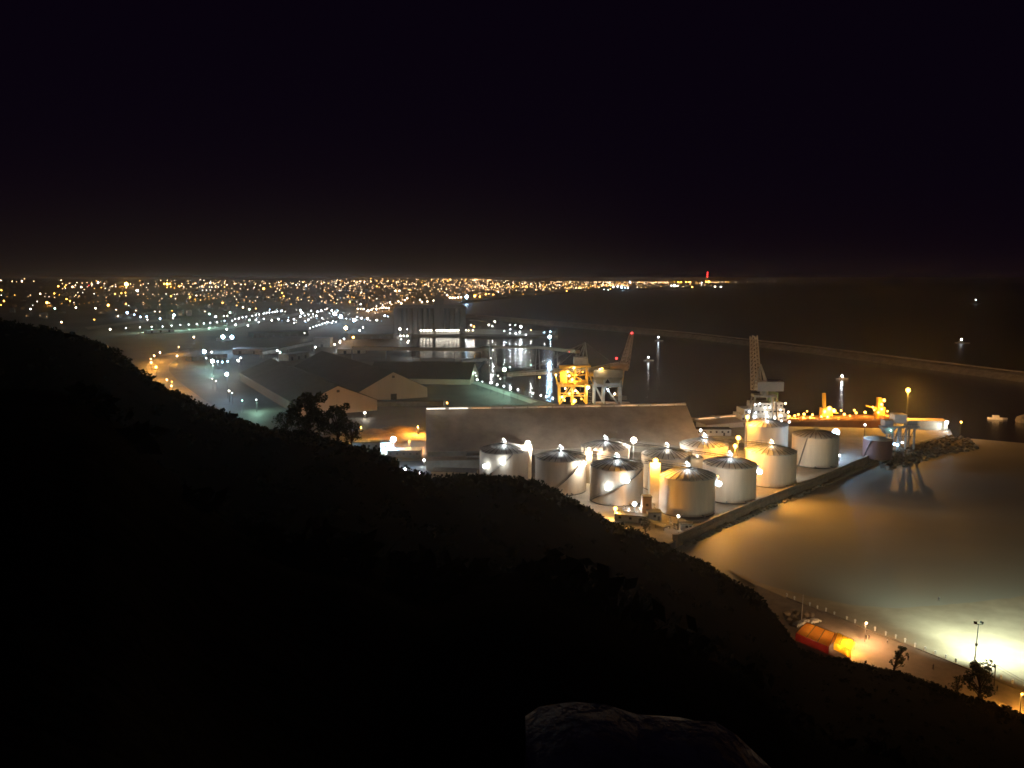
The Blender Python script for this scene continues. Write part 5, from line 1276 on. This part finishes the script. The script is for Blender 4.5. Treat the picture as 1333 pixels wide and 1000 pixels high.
# ------------------------------------------------------------------ beach side: floodlight mast, tents, people, bollards
p = P(1268, 866, 2.1); Yb = p.y; hT = zat(812, Yb) - 2.1
r = thing('floodlight_mast', 'slim beach floodlight mast with two heads turned towards the sea', 'floodlight mast', p)
m = MB(); m.tube((0, 0, 0), (.35, 0, hT), .16, .09, 8); m.build('pole', M_steel, r)
m = MB(); m.beam((-.8, 0, hT), (1.5, 0, hT - .25), .12); m.build('crossarm', M_dsteel, r)
m = MB(); m.box((.2, 0, hT * .5), (.5, .4, .7)); m.build('junction_box', M_dsteel, r)
for dx in (-.55, 1.25):
    v = Vector((0.42, .90, -.28)) if dx < 0 else Vector((0.90, 0.35, -.28))
    q_ = v.to_track_quat('X', 'Z').to_matrix(); m = MB()
    m.box((0, 0, 0), (.35, .85, .62), M=q_); hd = m.build('floodlight_head', M_dsteel, r, (dx, .05, hT + .35))
    m = MB().use(emit('g', 20)); m.box(q_ @ Vector((.19, 0, 0)), (.03, .75, .52), M=q_); m.build('lens', None, hd)
    for W, cone, pit in ((24000, 145, -.60), (80000, 104, -.08)):
        v2 = Vector((v.x, v.y, pit)).normalized()
        ld = bpy.data.lights.new('flood_beam', 'SPOT'); ld.energy = W; ld.color = (.80, 1.0, .82); ld.spot_size = math.radians(cone); ld.spot_blend = 1.0; ld.shadow_soft_size = .3
        lo = bpy.data.objects.new('flood_beam', ld); C.objects.link(lo); lo.parent = r
        lo.location = Vector((dx, .05, hT + .35)) + v2 * 0.5; lo.rotation_euler = v2.to_track_quat('-Z', 'Y').to_euler()
# power pole with wires
p = P(1294, 893, 2.1); r = thing('power_pole', 'power pole with two wires leading right from the broad tree', 'pole', p)
h = zat(866, p.y) - 2.1; m = MB(); m.tube((0, 0, 0), (0, 0, h), .13, .1, 7); m.build('pole', M_bark, r); m = MB(); m.beam((-.7, 0, h - .2), (.7, 0, h - .2), .1); m.build('crossarm', M_bark, r)
e = PY(1450, 936, 172) - p
for s in (-.6, .6):
    m = MB(); a = Vector((s, 0, h - .1)); b = e + Vector((s, 0, 0)); pr = a
    for k in range(1, 15):
        t = k / 14; c = a.lerp(b, t) - Vector((0, 0, 1.2 * 4 * t * (1 - t))); m.beam(pr, c, .05); pr = c
    m.build('wire', M_dsteel, r)
# bollard lamps along the promenade
bmesh_ = MB(); bmesh_.use(M_white); bmesh_.tube((0, 0, 0), (0, 0, .8), .22, .22, 8); bmesh_.ball((0, 0, .95), .34, 1); me = bmesh_.mesh('bollard')
for px, py in [(1024, 777), (1034, 781), (1054, 789), (1064, 793), (1075, 796), (1086, 801), (1102, 807), (1113, 811), (1139, 821), (1153, 827), (1166, 831), (1178, 836), (1191, 842), (1204, 847), (1217, 852), (1231, 857), (1244, 862), (1303, 884), (1318, 890)]:
    o_ = inst('bollard', me, None, P(px, py, 2.1)); tag(o_, 'white rounded bollard in the row along the promenade edge', 'bollard', 'white bollards along the promenade edge')
# promenade railing chain between them
p = P(1024, 777, 2.1)
m = MB(); pp = [P(a, b - .6, 2.1) - p + Vector((0, 0, .02)) for a, b in PROM[1:-1]]
for a, b in zip(pp, pp[1:]): m.beam(a + Vector((0, 0, .12)), b + Vector((0, 0, .12)), .35, .28)
tag(m.build('kerb', M_stone, None, p), 'stone kerb edging the promenade above the sand', 'kerb')
# near beach lamps
def plamp(px, py, base, kind, W, rad, label, gz=2.1):
    p = P(px, base, gz); h = zat(py, p.y) - gz
    r = thing('promenade_lamp', label, 'street lamp', p); m = MB(); m.tube((0, .2, 0), (0, .2, h), .09, .06, 7); m.beam((0, .25, h + .1), (0, -.2, h + .1), .1); m.build('pole', M_dsteel, r)
    m = MB(); m.box((0, .05, h + .2), (.5, .6, .15)); m.build('lamp_hood', M_dsteel, r); lampball(rad, kind, W).build('lamp', None, r, (0, -.1, h))
plamp(1126, 811, 836, 'a', 6000, .33, 'promenade lamp with a warm white head right of the tents')
plamp(1105, 836, 848, 's', 2600, .4, 'low amber lamp beside the yellow tent')
plamp(1328, 903, 930, 's', 5000, .3, 'promenade lamp at the right edge of the frame')
def tent(label, roof, base_h, mr_, mw, z=2.1, ridge=2.3, glow=210):
    """four px corners at eave height"""
    pts = [P(a, b, z + base_h) for a, b in roof]; o = sum(pts, Vector()) / 4; o.z = z
    r = thing('tent', label, 'tent', o); q_ = [p - o for p in pts]
    a, b = (q_[0] + q_[3]) / 2 + Vector((0, 0, ridge)), (q_[1] + q_[2]) / 2 + Vector((0, 0, ridge))
    n = 8; m = MB()
    for (e0, e1) in ((q_[0], q_[1]), (q_[3], q_[2])):
        vs = []
        for i in range(n + 1):
            for j in range(5):
                c = e0.lerp(e1, i / n).lerp(a.lerp(b, i / n), j / 4); c.z -= .22 * math.sin(PI * j / 4) * (1 if i % 2 else .6); vs.append(c)
        m.add(vs, [(i * 5 + j, (i + 1) * 5 + j, (i + 1) * 5 + j + 1, i * 5 + j + 1) for i in range(n) for j in range(4)])
    m.add([q_[0], q_[3], a], [(0, 1, 2)]); m.add([q_[1], q_[2], b], [(0, 1, 2)]); m.build('canopy', mr_, r)
    m = MB()
    for i, j in ((0, 1), (3, 0)):
        d_ = q_[j] - q_[i]; nseg = 7; vs = []
        nn_ = Vector((-d_.y, d_.x, 0)).normalized()
        for k in range(nseg + 1):
            c = q_[i] + d_ * (k / nseg) + nn_ * (.12 if k % 2 else -.12); vs += [c - Vector((0, 0, .05)), Vector((c.x, c.y, .02))]
        m.add(vs, [(2 * k, 2 * k + 1, 2 * k + 3, 2 * k + 2) for k in range(nseg)])
    m.build('side_wall', mw, r)
    m = MB().use(M_dsteel)
    for f_ in (0, .33, .66, 1):
        for (e0, e1) in ((q_[0], q_[1]), (q_[3], q_[2])): m.beam(e0.lerp(e1, f_) + Vector((0, 0, .02)), a.lerp(b, f_) + Vector((0, 0, .04)), .14, .06)
    m.beam(a + Vector((0, 0, .05)), b + Vector((0, 0, .05)), .16, .1); m.build('seam', None, r)
    m = MB()
    for c in q_: m.tube((c.x, c.y, 0), c, .06, n=6)
    m.tube((a.x, a.y, 0), a + Vector((0, 0, .4)), .06, n=6); m.tube((b.x, b.y, 0), b + Vector((0, 0, .4)), .06, n=6); m.build('pole', M_steel, r)
    for c in (a, b): lampball(.2, 'y', glow, 1).build('tent_glow_bulb', None, r, c * .5)  # unseen bulbs added inside so the canvas glows
    return r
tent('large orange canvas tent with a dark red side wall on the promenade', [(1036, 824), (1079, 842), (1094, 826), (1063, 815)], 2.4, M_tent_o, M_tent_r)
tent('small yellow canvas tent right of the large orange tent', [(1086, 836), (1108, 847), (1113, 837), (1094, 827)], 2.3, M_tent_y, M_tent_y, ridge=1.9, glow=36)
# parked scooters / clutter left of the tents: rocks, a flag pole and small carts
p = P(1043, 812, 2.1); r = thing('flag_pole', 'bare pole standing among the clutter left of the orange tent', 'pole', p); h = zat(775, p.y) - 2.1
m = MB(); m.tube((0, 0, 0), (.2, 0, h), .14, .07, 7); m.build('pole', M_white, r); m = MB(); m.ball((.2, 0, h), .16, 1); m.build('finial', M_white, r); m = MB(); m.box((0, 0, .25), (.8, .8, .5)); m.build('base', M_prom, r)
k = 0
for px, py, s in ((1024, 800, 1.5), (1031, 796, 1.6), (1037, 799, 1.3), (1026, 808, 1.4), (1049, 801, 1.6), (1056, 802, 1.2), (1034, 806, 1.2), (1030, 814, 1.1)):
    o_ = inst('rock', rk[k % 5], None, P(px, py, 2.1) + Vector((0, 0, .4)), k); o_.scale = (s, s * .8, s * .8); k += 1
    tag(o_, 'brown rock in the heap left of the tents' if k not in (1, 2, 5) else ['largest brown rock at the top of the heap left of the tents', 'brown rock at the far upper edge of the heap left of the tents', 'brown rock nearest the foot of the bare pole'][(1, 2, 5).index(k)], 'rock', 'rocks heaped left of the tents')
def car(px, py, rz, m_, label):
    p = P(px, py, 2.1); r = thing('parked_car', label, 'car', p, rz)
    m = MB(); prof = [(-2.1, .35), (2.1, .35), (2.15, .75), (1.2, .95), (.55, 1.42), (-1.1, 1.42), (-1.75, .98), (-2.15, .9)]
    n = len(prof); hw = lambda z: .85 if z < 1 else .62
    m.add([(x, -hw(z), z) for x, z in prof] + [(x, hw(z), z) for x, z in prof], [tuple(range(n)), tuple(range(2 * n - 1, n - 1, -1))] + [(i, n + i, n + (i + 1) % n, (i + 1) % n) for i in range(n)]); m.build('body', m_, r)
    wm = MB(); wm.tube((0, -.1, 0), (0, .1, 0), .32, n=12); me = wm.mesh('wheel'); me.materials.append(M_dsteel)
    for x in (-1.3, 1.3):
        for y in (-.8, .8): inst('wheel', me, r, (x, y, .32))
    m = MB()
    for s in (-1, 1): m.add([(.5, s * .72, 1.3), (1.0, s * .8, 1.0), (-1.5, s * .8, 1.0), (-1.05, s * .72, 1.34)], [(0, 1, 2, 3)])
    m.add([(1.17, -.75, .99), (1.17, .75, .99), (.62, .58, 1.38), (.62, -.58, 1.38)], [(0, 1, 2, 3)]); m.build('window', M_glass, r)
    for s in (-.6, .6):
        m = MB(); m.box((2.12, s, .68), (.08, .3, .14)); m.build('headlight', M_white, r)
car(1048, 812, 0.5, M_white, 'small white car parked between the pole and the orange tent')
car(1039, 815, 0.7, M_crane, 'grey car parked just left of the white car')
car(1060, 811, 0.4, M_white, 'white car parked beyond the left corner of the orange tent')

def person_mesh(stride, shirt):
    me = bpy.data.meshes.new('person'); 
    J = {'pel': (0, 0, .95, .15), 'wai': (0, 0, 1.12, .13), 'che': (0, 0, 1.35, .16), 'nek': (0, 0, 1.5, .06), 'hed': (0, -.02, 1.62, .10), 'top': (0, -.02, 1.71, .075),
         'hl': (-.1, 0, .9, .09), 'kl': (-.11, -stride * .5, .5, .065), 'al': (-.11, stride * .1 - stride * .6, .08, .045), 'fl': (-.11, -stride * .6 - .16, .04, .04),
         'hr': (.1, 0, .9, .09), 'kr': (.11, stride * .3, .5, .065), 'ar': (.11, stride * .75, .08, .045), 'fr': (.11, stride * .7 - .12, .04, .04),
         'sl': (-.2, 0, 1.42, .06), 'el': (-.26, .06, 1.16, .045), 'wl': (-.27, -.08 - stride * .2, .92, .035), 'sr': (.2, 0, 1.42, .06), 'er': (.26, .06, 1.16, .045), 'wr': (.27, -.08 + stride * .2, .92, .035)}
    ed = ['pel wai', 'wai che', 'che nek', 'nek hed', 'hed top', 'pel hl', 'hl kl', 'kl al', 'al fl', 'pel hr', 'hr kr', 'kr ar', 'ar fr', 'che sl', 'sl el', 'el wl', 'che sr', 'sr er', 'er wr']
    ks = list(J); me.from_pydata([J[k][:3] for k in ks], [[ks.index(a) for a in e.split()] for e in ed], [])
    o = bpy.data.objects.new('person_tmp', me); C.objects.link(o)
    md = o.modifiers.new('skin', 'SKIN'); md.use_smooth_shade = True
    for i, k in enumerate(ks): me.skin_vertices[0].data[i].radius = (J[k][3], J[k][3])
    me.skin_vertices[0].data[0].use_root = True
    o.modifiers.new('sub', 'SUBSURF').levels = 1
    dg = bpy.context.evaluated_depsgraph_get(); nm = bpy.data.meshes.new_from_object(o.evaluated_get(dg))
    bpy.data.objects.remove(o); nm.materials.clear()
    for mm in (M_cloth, shirt, M_skin): nm.materials.append(mm)
    for f_ in nm.polygons:
        z = f_.center.z; ax = abs(f_.center.x)
        f_.material_index = 2 if z > 1.5 or (ax > .22 and z < 1.0) else (1 if z > .98 else 0)
    hb = MB(); hb.smooth = True; hb.ball((0, .005, 1.66), .115, 2, (1, 1.05, .85)); hm_ = hb.mesh('hair'); hm_.materials.append(M_dsteel)
    return nm, hm_
PM = [person_mesh(.0, M_cloth), person_mesh(.35, M_cloth), person_mesh(.3, M_shirt)]
for px, py, v, rz, gz, lab in ((1127.5, 833, 0, .3, 2.1, 'left person of the standing pair under the promenade lamp, dark clothes'), (1131, 833, 0, -.6, 2.1, 'right person of the standing pair under the promenade lamp, dark clothes'), (1155, 838, 2, 1.2, 2.1, 'person in a white top walking on the promenade beside the bent bush'),
                           (1182, 860, 0, 2.2, 2.1, 'person in dark clothes standing at the slope edge right of the bent bush'), (1214.5, 872, 1, .8, 2.1, 'person in dark clothes walking alone on the promenade'), (1222, 783, 1, -1.2, .1, 'person in dark clothes alone at the water line'), (1298, 900, 0, .4, 2.1, 'person standing by the power pole at the right')):
    p = P(px, py, gz)
    r = inst('person', PM[v][0], None, p, rz); tag(r, lab, 'person'); inst('hair', PM[v][1], r)

# ------------------------------------------------------------------ haze: one closed box of thin sea air round everything
m = MB(); m.box((0, 0, 56.5), (51000, 51000, 121))
hz = bpy.data.materials.new('sea_haze'); hz.use_nodes = True; t = hz.node_tree; t.nodes.clear()
o_ = t.nodes.new('ShaderNodeOutputMaterial'); v = t.nodes.new('ShaderNodeVolumePrincipled'); v.inputs['Color'].default_value = (.93, .91, .90, 1); v.inputs['Density'].default_value = HAZE_D; v.inputs['Anisotropy'].default_value = 0.82
t.links.new(v.outputs[0], o_.inputs['Volume']); HAZE = m.build('haze', hz); stuff(HAZE)
import os
if os.environ.get('NOHAZE'): bpy.data.objects.remove(HAZE)
